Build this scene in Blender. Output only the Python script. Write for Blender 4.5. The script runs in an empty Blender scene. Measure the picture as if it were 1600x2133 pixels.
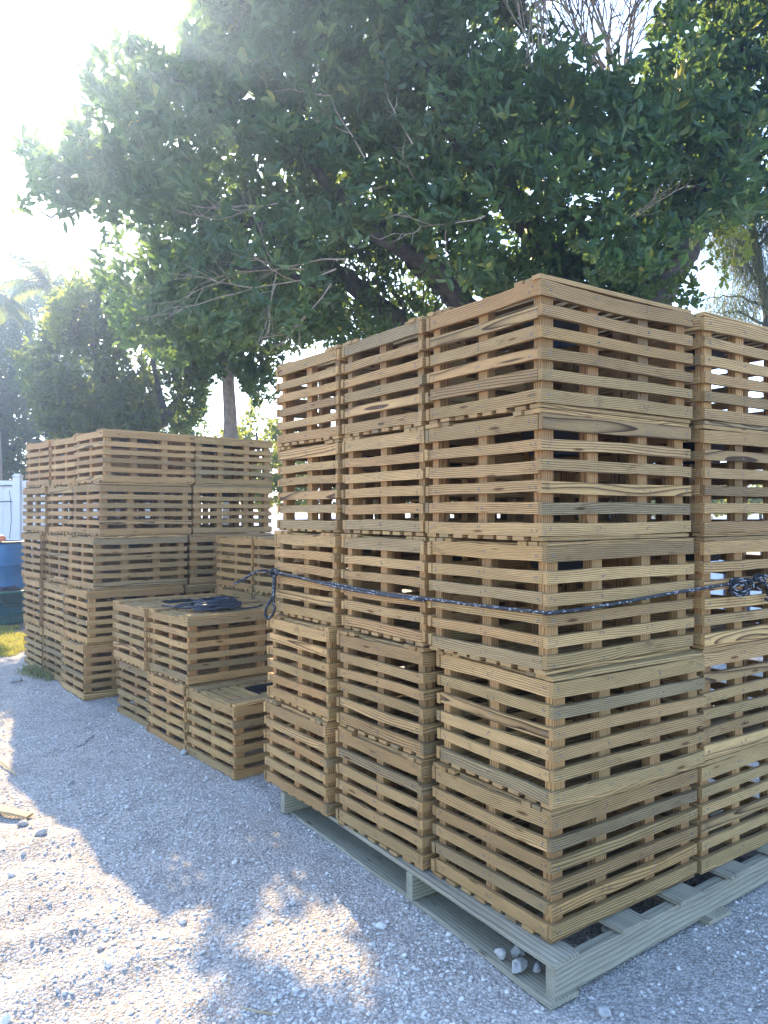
import bpy, math, random
import numpy as np
from mathutils import Vector, Matrix

random.seed(7)
RNG = np.random.default_rng(11)
R = math.radians
sc = bpy.context.scene
COL = sc.collection

# ------------------------------------------------------------------ camera
H_EYE = 1.52
HAZE = 0.0062
FPX = 1600.0
cam_d = bpy.data.cameras.new("camera")
cam = bpy.data.objects.new("camera", cam_d)
COL.objects.link(cam)
cam.location = (0, 0, H_EYE)
cam.rotation_euler = (R(90), 0, 0)
cam_d.sensor_fit = 'HORIZONTAL'
cam_d.sensor_width = 36.0
cam_d.lens = 36.0
cam_d.clip_end = 2000
cam_d.clip_start = 0.05
sc.camera = cam

# ------------------------------------------------------------------ light
SUN_AZ = 23.5      # degrees to the left of the view direction (+Y)
SUN_EL = 31.5
world = bpy.data.worlds.new("World")
sc.world = world
world.use_nodes = True
wn = world.node_tree
for n in list(wn.nodes):
    wn.nodes.remove(n)
sky = wn.nodes.new("ShaderNodeTexSky")
sky.sky_type = 'NISHITA'
sky.sun_disc = False
sky.sun_elevation = R(SUN_EL)
sky.sun_rotation = R(-SUN_AZ)
sky.air_density = 1.0
sky.dust_density = 0.7
sky.ozone_density = 2.5
bg = wn.nodes.new("ShaderNodeBackground")
bg.inputs[1].default_value = 0.15
wo = wn.nodes.new("ShaderNodeOutputWorld")
wn.links.new(sky.outputs[0], bg.inputs[0])
wn.links.new(bg.outputs[0], wo.inputs[0])

sun_d = bpy.data.lights.new("sun", 'SUN')
sun_d.energy = 3.3
sun_d.angle = R(0.5)
sun_d.color = (1.0, 0.75, 0.43)
sun = bpy.data.objects.new("sun", sun_d)
COL.objects.link(sun)
sdir = Vector((-math.sin(R(SUN_AZ)) * math.cos(R(SUN_EL)), math.cos(R(SUN_AZ)) * math.cos(R(SUN_EL)), math.sin(R(SUN_EL))))
sun.rotation_euler = sdir.to_track_quat('Z', 'Y').to_euler()
sun.location = (-4, 9, 9)

sc.view_settings.view_transform = 'Standard'
sc.view_settings.look = 'None'
sc.view_settings.gamma = 1.0
sc.view_settings.exposure = 2.42
sc.render.engine = 'CYCLES'
sc.cycles.use_denoising = True
sc.cycles.max_bounces = 8
sc.cycles.diffuse_bounces = 3
sc.cycles.transparent_max_bounces = 8

# ------------------------------------------------------------------ helpers
def at(px, py, Y):
    """pixel of the 1600x2133 photo at distance Y -> point"""
    return Vector(((px - 800) / FPX * Y, Y, H_EYE - (py - 1066.5) / FPX * Y))

def tag(o, label=None, cat=None, group=None, kind=None):
    if label: o['label'] = label
    if cat: o['category'] = cat
    if group: o['group'] = group
    if kind: o['kind'] = kind
    return o

def empty(name, loc, rz=0.0):
    o = bpy.data.objects.new(name, None)
    COL.objects.link(o)
    o.empty_display_size = 0.1
    o.location = loc
    o.rotation_euler = (0, 0, rz)
    return o

def _hash(ix, iy, iz, seed):
    h = (ix * 374761393 + iy * 668265263 + iz * 2147483647 + seed * 974634777) & 0xFFFFFFFF
    h = ((h ^ (h >> 13)) * 1274126177) & 0xFFFFFFFF
    h = h ^ (h >> 16)
    return (h & 0xFFFF) / 65535.0

def vnoise(p, scale, seed=0):
    """value noise of points Nx3, result 0..1"""
    q = np.asarray(p, dtype=np.float64) * scale + 1000.0
    i = np.floor(q).astype(np.int64)
    f = q - i
    f = f * f * (3 - 2 * f)
    r = 0
    for dx in (0, 1):
        for dy in (0, 1):
            for dz in (0, 1):
                w = (f[:, 0] if dx else 1 - f[:, 0]) * (f[:, 1] if dy else 1 - f[:, 1]) * (f[:, 2] if dz else 1 - f[:, 2])
                r = r + w * _hash(i[:, 0] + dx, i[:, 1] + dy, i[:, 2] + dz, seed)
    return r

def mesh_np(name, V, F, mats, fm=None, smooth=False, attrs=None):
    """V Nx3, F MxK (all faces of one size), attrs {name: (type, array per point)}"""
    V = np.asarray(V, dtype=np.float32); F = np.asarray(F, dtype=np.int32)
    me = bpy.data.meshes.new(name)
    me.vertices.add(len(V)); me.vertices.foreach_set("co", V.ravel())
    k = F.shape[1]
    me.loops.add(F.size); me.loops.foreach_set("vertex_index", F.ravel())
    me.polygons.add(len(F))
    me.polygons.foreach_set("loop_start", np.arange(0, F.size, k, dtype=np.int32))
    me.polygons.foreach_set("loop_total", np.full(len(F), k, dtype=np.int32))
    if fm is not None:
        me.polygons.foreach_set("material_index", np.asarray(fm, dtype=np.int32))
    me.polygons.foreach_set("use_smooth", np.full(len(F), smooth, dtype=bool))
    for m in (mats if isinstance(mats, (list, tuple)) else [mats]):
        me.materials.append(m)
    if attrs:
        for an, (ty, arr) in attrs.items():
            a = me.attributes.new(an, ty, 'POINT')
            a.data.foreach_set('vector' if ty == 'FLOAT_VECTOR' else 'value', np.asarray(arr, dtype=np.float32).ravel())
    me.update(calc_edges=True)
    me.validate()
    return me

def link(name, me, parent=None, loc=None):
    o = bpy.data.objects.new(name, me)
    COL.objects.link(o)
    if parent is not None: o.parent = parent
    if loc is not None: o.location = loc
    return o

AGE = [0.5]
class MB:
    """collects boards, boxes and tubes (quads) and links them as one mesh"""
    def __init__(s):
        s.V = []; s.F = []; s.G = []; s.T = []; s.M = []; s.n = 0; s.age = AGE[0]
    def add(s, V, F, G=None, t=None, m=0):
        V = np.asarray(V, dtype=np.float64)
        s.V.append(V)
        s.F.append(np.asarray(F, dtype=np.int64) + s.n)
        s.G.append(V if G is None else np.asarray(G))
        s.T.append(np.full(len(V), random.random() if t is None else t))
        s.M.append(np.full(len(F), m))
        s.n += len(V)
    def board(s, a, b, wdir, w, t, seg=6, wob=0.0012, t_rnd=None, m=0, ragged=0.004, bow=0.003):
        """plank from a to b, width w along wdir, thickness t; grain runs from a to b"""
        a = np.array(a, float); b = np.array(b, float); L = np.linalg.norm(b - a); d = (b - a) / L
        wd = np.array(wdir, float); wd = wd / np.linalg.norm(wd)
        nd = np.cross(d, wd)
        off = np.array([random.uniform(0, 50), (random.uniform(0.045, 0.13) * random.choice((-1, 1)) if random.random() < .93 else random.uniform(-.03, .03)), random.uniform(0.035, 0.10) * random.choice((-1, 1))])
        a = a - d * random.uniform(-ragged, ragged); b = b + d * random.uniform(-ragged, ragged)
        L = np.linalg.norm(b - a)
        bw = random.uniform(-bow, bow) * (2.4 if random.random() < .12 else 1); ph = random.uniform(0, 6.28); tw = random.uniform(-0.02, 0.02)
        V = []; G = []
        for i in range(seg + 1):
            f = i / seg
            c = a + d * L * f + wd * (bw * math.sin(math.pi * f) + wob * math.sin(ph + f * 7)) + nd * bw * 0.35 * math.sin(math.pi * f)
            hw = w / 2 + random.uniform(-wob, wob) * 0.6
            ang = tw * (f - 0.5)
            wa = wd * math.cos(ang) + nd * math.sin(ang); na = nd * math.cos(ang) - wd * math.sin(ang)
            for sw, sn in ((-1, -1), (1, -1), (1, 1), (-1, 1)):
                V.append(c + wa * hw * sw + na * t / 2 * sn)
                G.append((off[0] + L * f, off[1] + hw * sw, off[2] + t / 2 * sn))
        F = []
        for i in range(seg):
            for j in range(4):
                k = (j + 1) % 4
                F.append((i * 4 + j, i * 4 + k, i * 4 + 4 + k, i * 4 + 4 + j))
        F.append((0, 3, 2, 1)); e = seg * 4
        F.append((e, e + 1, e + 2, e + 3))
        s.add(V, F, G, t_rnd, m)
    def box(s, c, size, rot=None, m=0, t=None):
        c = np.array(c, float); h = np.array(size, float) / 2
        P = np.array([(x, y, z) for x in (-1, 1) for y in (-1, 1) for z in (-1, 1)], float) * h
        if rot is not None: P = P @ np.array(rot).T
        F = [(0, 1, 3, 2), (4, 6, 7, 5), (0, 4, 5, 1), (2, 3, 7, 6), (0, 2, 6, 4), (1, 5, 7, 3)]
        s.add(P + c, F, None, t, m)
    def tube(s, pts, rad, sides=8, m=0, t=None, cap=True):
        pts = [np.array(p, float) for p in pts]; n = len(pts)
        rad = [rad] * n if np.isscalar(rad) else rad
        V = []; G = []; up = np.array([0.13, 0.21, 0.97]); l = 0
        for i in range(n):
            d = pts[min(i + 1, n - 1)] - pts[max(i - 1, 0)]; d = d / (np.linalg.norm(d) + 1e-9)
            u = np.cross(d, up)
            if np.linalg.norm(u) < 0.05: u = np.cross(d, (1, 0, 0))
            u /= np.linalg.norm(u); v = np.cross(d, u)
            up = np.cross(u, d) if i else up
            if i: l += np.linalg.norm(pts[i] - pts[i - 1])
            for j in range(sides):
                a = 2 * math.pi * j / sides
                V.append(pts[i] + (u * math.cos(a) + v * math.sin(a)) * rad[i])
                G.append((l, math.cos(a) * rad[i], math.sin(a) * rad[i]))
        F = []
        for i in range(n - 1):
            for j in range(sides):
                k = (j + 1) % sides
                F.append((i * sides + j, i * sides + k, (i + 1) * sides + k, (i + 1) * sides + j))
        if cap:
            V.append(pts[0]); G.append((0, 0, 0)); V.append(pts[-1]); G.append((l, 0, 0))
            c0 = n * sides; c1 = c0 + 1; e = (n - 1) * sides
            for j in range(0, sides, 2):
                F.append((c0, (j + 2) % sides, j + 1, j))
                F.append((c1, e + j, e + j + 1, e + (j + 2) % sides))
        s.add(V, F, G, t, m)
    def build(s, name, mats, parent=None, loc=None, smooth=False):
        V = np.concatenate(s.V); F = np.concatenate(s.F)
        me = mesh_np(name, V, F, mats, np.concatenate(s.M), smooth,
                     {'grain': ('FLOAT_VECTOR', np.concatenate(s.G)), 'tint': ('FLOAT', np.concatenate(s.T)), 'age': ('FLOAT', np.full(len(V), s.age))})
        return link(name, me, parent, loc)

# ------------------------------------------------------------------ materials
def mat_new(name):
    m = bpy.data.materials.new(name)
    m.use_nodes = True
    nt = m.node_tree
    b = nt.nodes["Principled BSDF"]
    return m, nt, b

def ramp(nt, stops, interp='LINEAR'):
    r = nt.nodes.new("ShaderNodeValToRGB")
    r.color_ramp.interpolation = interp
    el = r.color_ramp.elements
    while len(el) < len(stops): el.new(0.5)
    for e, (p, c) in zip(el, stops):
        e.position = p; e.color = (*c, 1)
    return r

def math_n(nt, op, a=None, b=None, c=None):
    n = nt.nodes.new("ShaderNodeMath"); n.operation = op
    for i, v in enumerate((a, b, c)):
        if v is None: continue
        if hasattr(v, 'links') or hasattr(v, 'is_linked'): nt.links.new(v, n.inputs[i])
        else: n.inputs[i].default_value = v
    return n.outputs[0]

def noise_n(nt, vec, scale, detail=3, rough=0.5, dist=0.0):
    n = nt.nodes.new("ShaderNodeTexNoise")
    n.inputs['Scale'].default_value = scale
    n.inputs['Detail'].default_value = detail
    n.inputs['Roughness'].default_value = rough
    n.inputs['Distortion'].default_value = dist
    if vec is not None: nt.links.new(vec, n.inputs['Vector'])
    return n

def mapping(nt, vec, scale):
    m = nt.nodes.new("ShaderNodeMapping"); m.inputs['Scale'].default_value = scale
    nt.links.new(vec, m.inputs['Vector'])
    return m.outputs[0]

def mixc(nt, fac, a, b, mode='MIX'):
    m = nt.nodes.new("ShaderNodeMix"); m.data_type = 'RGBA'; m.blend_type = mode
    for i, v in ((0, fac), (6, a), (7, b)):
        if hasattr(v, 'is_linked'): nt.links.new(v, m.inputs[i])
        elif i == 0: m.inputs[0].default_value = v
        else: m.inputs[i].default_value = (*v, 1)
    return m.outputs[2]

def wood_mat(name, light, dark, tints, ring=0.0052, contrast=1.0):
    """sawn softwood: growth rings about a pith line that lies beside each board"""
    m, nt, b = mat_new(name)
    at_g = nt.nodes.new("ShaderNodeAttribute"); at_g.attribute_name = 'grain'
    at_t = nt.nodes.new("ShaderNodeAttribute"); at_t.attribute_name = 'tint'
    g = at_g.outputs['Vector']
    nz = noise_n(nt, mapping(nt, g, (2.2, 9, 9)), 1.0, 2, 0.5)
    sep = nt.nodes.new("ShaderNodeSeparateXYZ"); nt.links.new(g, sep.inputs[0])
    wob = math_n(nt, 'MULTIPLY', math_n(nt, 'SUBTRACT', nz.outputs[0], 0.5), 0.034)
    y = math_n(nt, 'ADD', sep.outputs[1], wob)
    nz2 = noise_n(nt, mapping(nt, g, (1.3, 4, 4)), 1.0, 1, 0.5)
    z = math_n(nt, 'ADD', sep.outputs[2], math_n(nt, 'MULTIPLY', math_n(nt, 'SUBTRACT', nz2.outputs[0], 0.5), 0.03))
    rad = math_n(nt, 'SQRT', math_n(nt, 'ADD', math_n(nt, 'MULTIPLY', y, y), math_n(nt, 'MULTIPLY', z, z)))
    fr = math_n(nt, 'FRACT', math_n(nt, 'DIVIDE', rad, ring))
    lo = tuple(l * 0.97 for l in light)
    rr = ramp(nt, [(0.0, light), (0.42, lo), (0.72, tuple((a + d) / 2 for a, d in zip(light, dark))), (0.86, dark), (0.95, dark), (1.0, light)])
    nt.links.new(fr, rr.inputs[0])
    # per-board tint
    tr = ramp(nt, tints); nt.links.new(at_t.outputs['Fac'], tr.inputs[0])
    c = mixc(nt, 1.0, rr.outputs[0], tr.outputs[0], 'MULTIPLY')
    at_a = nt.nodes.new("ShaderNodeAttribute"); at_a.attribute_name = 'age'
    ar = ramp(nt, [(0.0, (0.80, 0.76, 0.72)), (0.35, (0.98, 0.96, 0.95)), (0.7, (1.06, 0.98, 0.88)), (1.0, (0.92, 0.93, 0.93))]); nt.links.new(at_a.outputs['Fac'], ar.inputs[0])
    c = mixc(nt, 1.0, c, ar.outputs[0], 'MULTIPLY')
    # fine fibres and broad weathering
    fib = noise_n(nt, mapping(nt, g, (14, 420, 420)), 1.0, 3, 0.6)
    fr2 = ramp(nt, [(0.25, (0.62, 0.60, 0.58)), (0.7, (1.12, 1.12, 1.12))]); nt.links.new(fib.outputs[0], fr2.inputs[0])
    c = mixc(nt, 0.8 * contrast, c, fr2.outputs[0], 'MULTIPLY')
    wea = noise_n(nt, mapping(nt, g, (3, 22, 22)), 1.0, 4, 0.6)
    fr3 = ramp(nt, [(0.3, (0.74, 0.72, 0.70)), (0.65, (1.1, 1.08, 1.04))]); nt.links.new(wea.outputs[0], fr3.inputs[0])
    c = mixc(nt, 0.65, c, fr3.outputs[0], 'MULTIPLY')
    di = noise_n(nt, mapping(nt, g, (7, 13, 13)), 1.0, 5, 0.7)
    dr = ramp(nt, [(0.26, (0.42, 0.38, 0.34)), (0.40, (1, 1, 1))]); nt.links.new(di.outputs[0], dr.inputs[0])
    c = mixc(nt, 0.75, c, dr.outputs[0], 'MULTIPLY')
    # knots
    kn = nt.nodes.new("ShaderNodeTexVoronoi"); kn.inputs['Scale'].default_value = 1.0
    nt.links.new(mapping(nt, g, (3.4, 17, 17)), kn.inputs['Vector'])
    kr = ramp(nt, [(0.0, (0.18, 0.11, 0.06)), (0.07, (0.35, 0.24, 0.15)), (0.12, (1, 1, 1))]); nt.links.new(kn.outputs['Distance'], kr.inputs[0])
    c = mixc(nt, 0.9, c, kr.outputs[0], 'MULTIPLY')
    nt.links.new(c, b.inputs['Base Color'])
    b.inputs['Roughness'].default_value = 0.72
    b.inputs['Specular IOR Level'].default_value = 0.25
    bp = nt.nodes.new("ShaderNodeBump"); bp.inputs['Strength'].default_value = 0.5; bp.inputs['Distance'].default_value = 0.0012
    nt.links.new(fib.outputs[0], bp.inputs['Height']); nt.links.new(bp.outputs[0], b.inputs['Normal'])
    return m

TINTS = [(0.0, (0.66, 0.63, 0.60)), (0.18, (1.10, 1.02, 0.93)), (0.34, (0.96, 0.96, 0.90)), (0.5, (1.26, 1.20, 1.10)),
         (0.66, (0.98, 0.86, 0.77)), (0.8, (0.84, 0.86, 0.80)), (0.89, (1.14, 1.03, 0.88)), (0.94, (0.78, 0.86, 0.95)), (1.0, (0.62, 0.66, 0.72))]
M_wood = wood_mat("treated_pine", (0.585, 0.405, 0.195), (0.11, 0.063, 0.028), TINTS)
M_post = wood_mat("post_pine", (0.52, 0.335, 0.16), (0.23, 0.125, 0.05), TINTS, ring=0.007)
M_grey = wood_mat("weathered_pallet_wood", (0.43, 0.41, 0.33), (0.25, 0.23, 0.175),
                  [(0.0, (0.9, 0.92, 0.9)), (0.3, (1, 1, 0.96)), (0.6, (0.88, 0.95, 0.9)), (1.0, (1.1, 1.06, 1.0))], ring=0.012)
M_stick = wood_mat("dry_stick_wood", (0.62, 0.50, 0.30), (0.40, 0.29, 0.16), [(0, (1, 1, 1)), (1, (1, 1, 1)), (1, (1, 1, 1))], ring=0.004)

def plain(name, color, rough=0.5, metal=0.0, spec=0.5, var=0.0, vscale=8.0, bump=0.0):
    m, nt, b = mat_new(name)
    b.inputs['Roughness'].default_value = rough
    b.inputs['Metallic'].default_value = metal
    b.inputs['Specular IOR Level'].default_value = spec
    tc = nt.nodes.new("ShaderNodeTexCoord")
    n = noise_n(nt, tc.outputs['Object'], vscale, 5, 0.6)
    v = max(var, 0.04)
    r = ramp(nt, [(0.3, tuple(c * (1 - v) for c in color)), (0.7, tuple(min(1, c * (1 + v)) for c in color))])
    nt.links.new(n.outputs[0], r.inputs[0]); nt.links.new(r.outputs[0], b.inputs['Base Color'])
    if bump:
        bp = nt.nodes.new("ShaderNodeBump"); bp.inputs['Distance'].default_value = bump
        nt.links.new(n.outputs[0], bp.inputs['Height']); nt.links.new(bp.outputs[0], b.inputs['Normal'])
    return m

M_steel = plain("galvanised_staple", (0.30, 0.29, 0.28), 0.5, 0.5, 0.5)
M_plastic_black = plain("black_plastic", (0.018, 0.020, 0.024), 0.45, 0, 0.5, 0.2)
M_hose = plain("dark_line", (0.022, 0.027, 0.04), 0.5, 0, 0.5, 0.3, 30)
M_vinyl = plain("white_vinyl", (0.78, 0.79, 0.80), 0.35, 0, 0.5, 0.04, 3)
M_blue = plain("blue_plastic", (0.015, 0.12, 0.26), 0.4, 0, 0.5, 0.18, 5)
M_green = plain("green_plastic", (0.012, 0.10, 0.075), 0.45, 0, 0.5, 0.2, 10)
M_orange = plain("orange_float", (0.75, 0.20, 0.09), 0.5, 0, 0.4, 0.2, 20)
M_label = plain("faded_paper_label", (0.45, 0.55, 0.66), 0.6, 0, 0.3, 0.3, 60)
M_iron = plain("dark_strap_iron", (0.05, 0.055, 0.065), 0.5, 0.6, 0.5, 0.2, 40)
M_wire = plain("utility_wire_rubber", (0.10, 0.10, 0.11), 0.6)
M_panel = plain("pale_painted_panel", (0.66, 0.72, 0.80), 0.4, 0, 0.5, 0.08, 4)
M_bark = plain("bark", (0.105, 0.098, 0.088), 0.85, 0, 0.2, 0.45, 9, 0.02)
M_bark_pale = plain("pale_bark", (0.33, 0.27, 0.21), 0.85, 0, 0.2, 0.3, 14, 0.01)
M_twig = plain("bare_twig_bark", (0.40, 0.31, 0.24), 0.8, 0, 0.2, 0.25, 20)

def rope_mat():
    m, nt, b = mat_new("braided_rope")
    a = nt.nodes.new("ShaderNodeAttribute"); a.attribute_name = 'grain'
    v = nt.nodes.new("ShaderNodeTexVoronoi"); v.inputs['Scale'].default_value = 1.0
    nt.links.new(mapping(nt, a.outputs['Vector'], (95, 260, 260)), v.inputs['Vector'])
    sep = nt.nodes.new("ShaderNodeSeparateColor"); nt.links.new(v.outputs['Color'], sep.inputs[0])
    r = ramp(nt, [(0.0, (0.015, 0.017, 0.022)), (0.66, (0.024, 0.026, 0.032)), (0.88, (0.36, 0.37, 0.39))], 'CONSTANT')
    nt.links.new(sep.outputs[0], r.inputs[0]); nt.links.new(r.outputs[0], b.inputs['Base Color'])
    b.inputs['Roughness'].default_value = 0.55
    bp = nt.nodes.new("ShaderNodeBump"); bp.inputs['Distance'].default_value = 0.002
    nt.links.new(v.outputs['Distance'], bp.inputs['Height']); nt.links.new(bp.outputs[0], b.inputs['Normal'])
    return m
M_rope = rope_mat()

def leaf_mat(name, c1, c2, c3, trans, tfac=0.35, rough=0.42):
    m, nt, b = mat_new(name)
    a = nt.nodes.new("ShaderNodeAttribute"); a.attribute_name = 'tint'
    r = ramp(nt, [(0.0, c1), (0.6, c2), (0.93, c3), (1.0, (0.34, 0.30, 0.05))]); nt.links.new(a.outputs['Fac'], r.inputs[0])
    nt.links.new(r.outputs[0], b.inputs['Base Color'])
    b.inputs['Roughness'].default_value = rough
    b.inputs['Specular IOR Level'].default_value = 0.4
    t = nt.nodes.new("ShaderNodeBsdfTranslucent")
    tr = ramp(nt, [(0.0, trans), (0.9, tuple(min(1, x * 1.3) for x in trans)), (1.0, (0.75, 0.62, 0.08))]); nt.links.new(a.outputs['Fac'], tr.inputs[0])
    nt.links.new(tr.outputs[0], t.inputs[0])
    mx = nt.nodes.new("ShaderNodeMixShader"); mx.inputs[0].default_value = tfac
    nt.links.new(b.outputs[0], mx.inputs[1]); nt.links.new(t.outputs[0], mx.inputs[2])
    out = [n for n in nt.nodes if n.type == 'OUTPUT_MATERIAL'][0]
    nt.links.new(mx.outputs[0], out.inputs[0])
    return m
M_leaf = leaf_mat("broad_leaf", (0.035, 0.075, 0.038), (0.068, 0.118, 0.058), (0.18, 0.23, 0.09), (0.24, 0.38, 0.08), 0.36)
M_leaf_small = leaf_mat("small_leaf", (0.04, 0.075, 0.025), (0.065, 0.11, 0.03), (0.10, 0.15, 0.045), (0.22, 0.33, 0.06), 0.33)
M_leaf_sunny = leaf_mat("yellow_green_leaf", (0.08, 0.12, 0.03), (0.12, 0.16, 0.04), (0.18, 0.2, 0.05), (0.5, 0.56, 0.08), 0.45)  # yellow sunlit tone painted into the leaf colour
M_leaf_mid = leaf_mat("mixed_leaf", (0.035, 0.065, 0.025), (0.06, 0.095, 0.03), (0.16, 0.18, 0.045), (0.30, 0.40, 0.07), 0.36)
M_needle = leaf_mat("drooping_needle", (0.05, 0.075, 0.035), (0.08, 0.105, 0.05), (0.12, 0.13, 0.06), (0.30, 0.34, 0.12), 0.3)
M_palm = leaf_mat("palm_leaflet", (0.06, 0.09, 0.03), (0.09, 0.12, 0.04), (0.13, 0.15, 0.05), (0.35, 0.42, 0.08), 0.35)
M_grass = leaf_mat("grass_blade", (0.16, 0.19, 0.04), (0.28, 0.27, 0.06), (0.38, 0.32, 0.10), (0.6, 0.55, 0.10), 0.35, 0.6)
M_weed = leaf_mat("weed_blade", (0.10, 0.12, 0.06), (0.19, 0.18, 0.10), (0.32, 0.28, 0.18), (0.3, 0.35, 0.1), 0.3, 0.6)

def ground_mat():
    m, nt, b = mat_new("crushed_limestone")
    tc = nt.nodes.new("ShaderNodeTexCoord"); p = tc.outputs['Object']
    big = noise_n(nt, p, 0.9, 4, 0.55)
    med = noise_n(nt, p, 7, 5, 0.6)
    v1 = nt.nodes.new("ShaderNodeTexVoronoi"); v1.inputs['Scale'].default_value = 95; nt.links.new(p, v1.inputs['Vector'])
    v2 = nt.nodes.new("ShaderNodeTexVoronoi"); v2.inputs['Scale'].default_value = 230; nt.links.new(p, v2.inputs['Vector'])
    base = ramp(nt, [(0.3, (0.50, 0.46, 0.41)), (0.55, (0.60, 0.56, 0.505)), (0.75, (0.66, 0.605, 0.53))]); nt.links.new(med.outputs[0], base.inputs[0])
    s1 = nt.nodes.new("ShaderNodeSeparateColor"); nt.links.new(v1.outputs['Color'], s1.inputs[0])
    pr = ramp(nt, [(0.0, (0.55, 0.55, 0.56)), (0.5, (0.93, 0.92, 0.91)), (1.0, (1.22, 1.21, 1.19))]); nt.links.new(s1.outputs[0], pr.inputs[0])
    c = mixc(nt, 0.75, base.outputs[0], pr.outputs[0], 'MULTIPLY')
    s2 = nt.nodes.new("ShaderNodeSeparateColor"); nt.links.new(v2.outputs['Color'], s2.inputs[0])
    pr2 = ramp(nt, [(0.0, (0.62, 0.62, 0.62)), (1.0, (1.2, 1.2, 1.2))]); nt.links.new(s2.outputs[1], pr2.inputs[0])
    c = mixc(nt, 0.7, c, pr2.outputs[0], 'MULTIPLY')
    cr = ramp(nt, [(0.35, (1, 1, 1)), (0.75, (0.62, 0.60, 0.58))]); nt.links.new(v1.outputs['Distance'], cr.inputs[0])  # crevice shade between chips painted into the gravel colour, along with dirt
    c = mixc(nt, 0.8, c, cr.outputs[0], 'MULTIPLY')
    # brown earth beyond the gravel, by real distance from the yard
    sep = nt.nodes.new("ShaderNodeSeparateXYZ"); nt.links.new(p, sep.inputs[0])
    far = math_n(nt, 'ADD', math_n(nt, 'MULTIPLY', math_n(nt, 'SUBTRACT', sep.outputs[1], 8.9), 1.6), math_n(nt, 'MULTIPLY', math_n(nt, 'SUBTRACT', big.outputs[0], 0.5), 2.5))
    lft = math_n(nt, 'MULTIPLY', math_n(nt, 'SUBTRACT', -2.6, sep.outputs[0]), 1.5)
    mask = nt.nodes.new("ShaderNodeClamp"); nt.links.new(math_n(nt, 'MINIMUM', far, lft), mask.inputs[0])
    soil = ramp(nt, [(0.3, (0.10, 0.08, 0.065)), (0.7, (0.24, 0.20, 0.17))]); nt.links.new(med.outputs[0], soil.inputs[0])
    c = mixc(nt, mask.outputs[0], c, soil.outputs[0])
    nt.links.new(c, b.inputs['Base Color'])
    b.inputs['Roughness'].default_value = 0.9
    b.inputs['Specular IOR Level'].default_value = 0.15
    h = math_n(nt, 'ADD', math_n(nt, 'MULTIPLY', v1.outputs['Distance'], -1.0), math_n(nt, 'MULTIPLY', v2.outputs['Distance'], -0.45))
    h = math_n(nt, 'ADD', h, math_n(nt, 'MULTIPLY', med.outputs[0], 0.8))
    bp = nt.nodes.new("ShaderNodeBump"); bp.inputs['Strength'].default_value = 0.9; bp.inputs['Distance'].default_value = 0.007
    nt.links.new(h, bp.inputs['Height']); nt.links.new(bp.outputs[0], b.inputs['Normal'])
    return m
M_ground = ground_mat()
M_rock = plain("limestone_chip", (0.64, 0.61, 0.56), 0.85, 0, 0.2, 0.28, 25)
M_rock_big = plain("coral_rock", (0.44, 0.42, 0.38), 0.9, 0, 0.15, 0.25, 40, 0.006)

# ------------------------------------------------------------------ ground
def g_base(y):
    return np.clip((np.asarray(y, float) - 2.6) * 0.0115, 0, 0.09)

def ground_h(x, y):
    x = np.asarray(x, float); y = np.asarray(y, float)
    P = np.stack([x, y, np.zeros_like(x)], 1)
    h = g_base(y)
    h = h + (vnoise(P, 1.1, 3) - 0.5) * 0.02 + (vnoise(P, 4.5, 5) - 0.5) * 0.010
    h = h + (vnoise(P, 17, 6) - 0.5) * 0.006 + (vnoise(P, 42, 8) - 0.5) * 0.0065
    # tyre tracks on the open side, running to the left and slightly away
    a = R(33); u = x * math.cos(a) + y * math.sin(a); v = -x * math.sin(a) + y * math.cos(a)
    open_side = np.clip((-0.45 - x) * 1.6, 0, 1) * np.clip((4.6 - y) * 0.8, 0, 1)
    Q = np.stack([u * 0.35, v, np.zeros_like(x)], 1)
    rid = (vnoise(Q, 6.0, 9) - 0.5) * 0.05 + np.sin(v * 17 + 2.5 * vnoise(Q, 2.0, 4)) * 0.010
    h = h + rid * open_side
    # keep it low under the piles
    def pile(px, py, ax, ay, bx, by):
        det = ax * by - ay * bx
        s = ((x - px) * by - (y - py) * bx) / det; t = (ax * (y - py) - ay * (x - px)) / det
        return np.clip(np.minimum(np.minimum(s + .1, 1.1 - s), np.minimum(t + .1, 1.1 - t)) * 12, 0, 1)
    low = np.maximum(np.maximum(pile(0.5, 2.35, -0.573 * 2.1, 0.819 * 2.1, 0.819 * 1.9, 0.573 * 1.9),
                                pile(-0.84, 4.3, -0.635 * 1.9, 0.772 * 1.9, 0.772 * 0.9, 0.635 * 0.9)),
                     pile(-2.4, 6.0, -0.64 * 1.9, 0.77 * 1.9, 0.73 * 1.7, 0.684 * 1.7))
    return h * (1 - low) + (g_base(y) - 0.006) * low

def axis_coords(lo, hi, step, far_lo, far_hi):
    c = list(np.arange(lo, hi, step))
    a = hi; s = step
    while a < far_hi:
        c.append(a); s *= 1.25; a += s
    c.append(far_hi)
    a = lo; s = step
    out = []
    while a > far_lo:
        s *= 1.25; a -= s; out.append(max(a, far_lo))
    return np.array(out[::-1] + c)

gx = axis_coords(-3.4, 2.2, 0.016, -140, 140)
gy = axis_coords(1.9, 6.4, 0.016, -60, 220)
GX, GY = np.meshgrid(gx, gy)
GZ = ground_h(GX.ravel(), GY.ravel())
nx, ny = len(gx), len(gy)
idx = np.arange(nx * ny).reshape(ny, nx)
F = np.stack([idx[:-1, :-1].ravel(), idx[:-1, 1:].ravel(), idx[1:, 1:].ravel(), idx[1:, :-1].ravel()], 1)
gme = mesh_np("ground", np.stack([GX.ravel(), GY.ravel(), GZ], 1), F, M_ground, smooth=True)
ground = tag(link("ground", gme), kind='structure')

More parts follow.
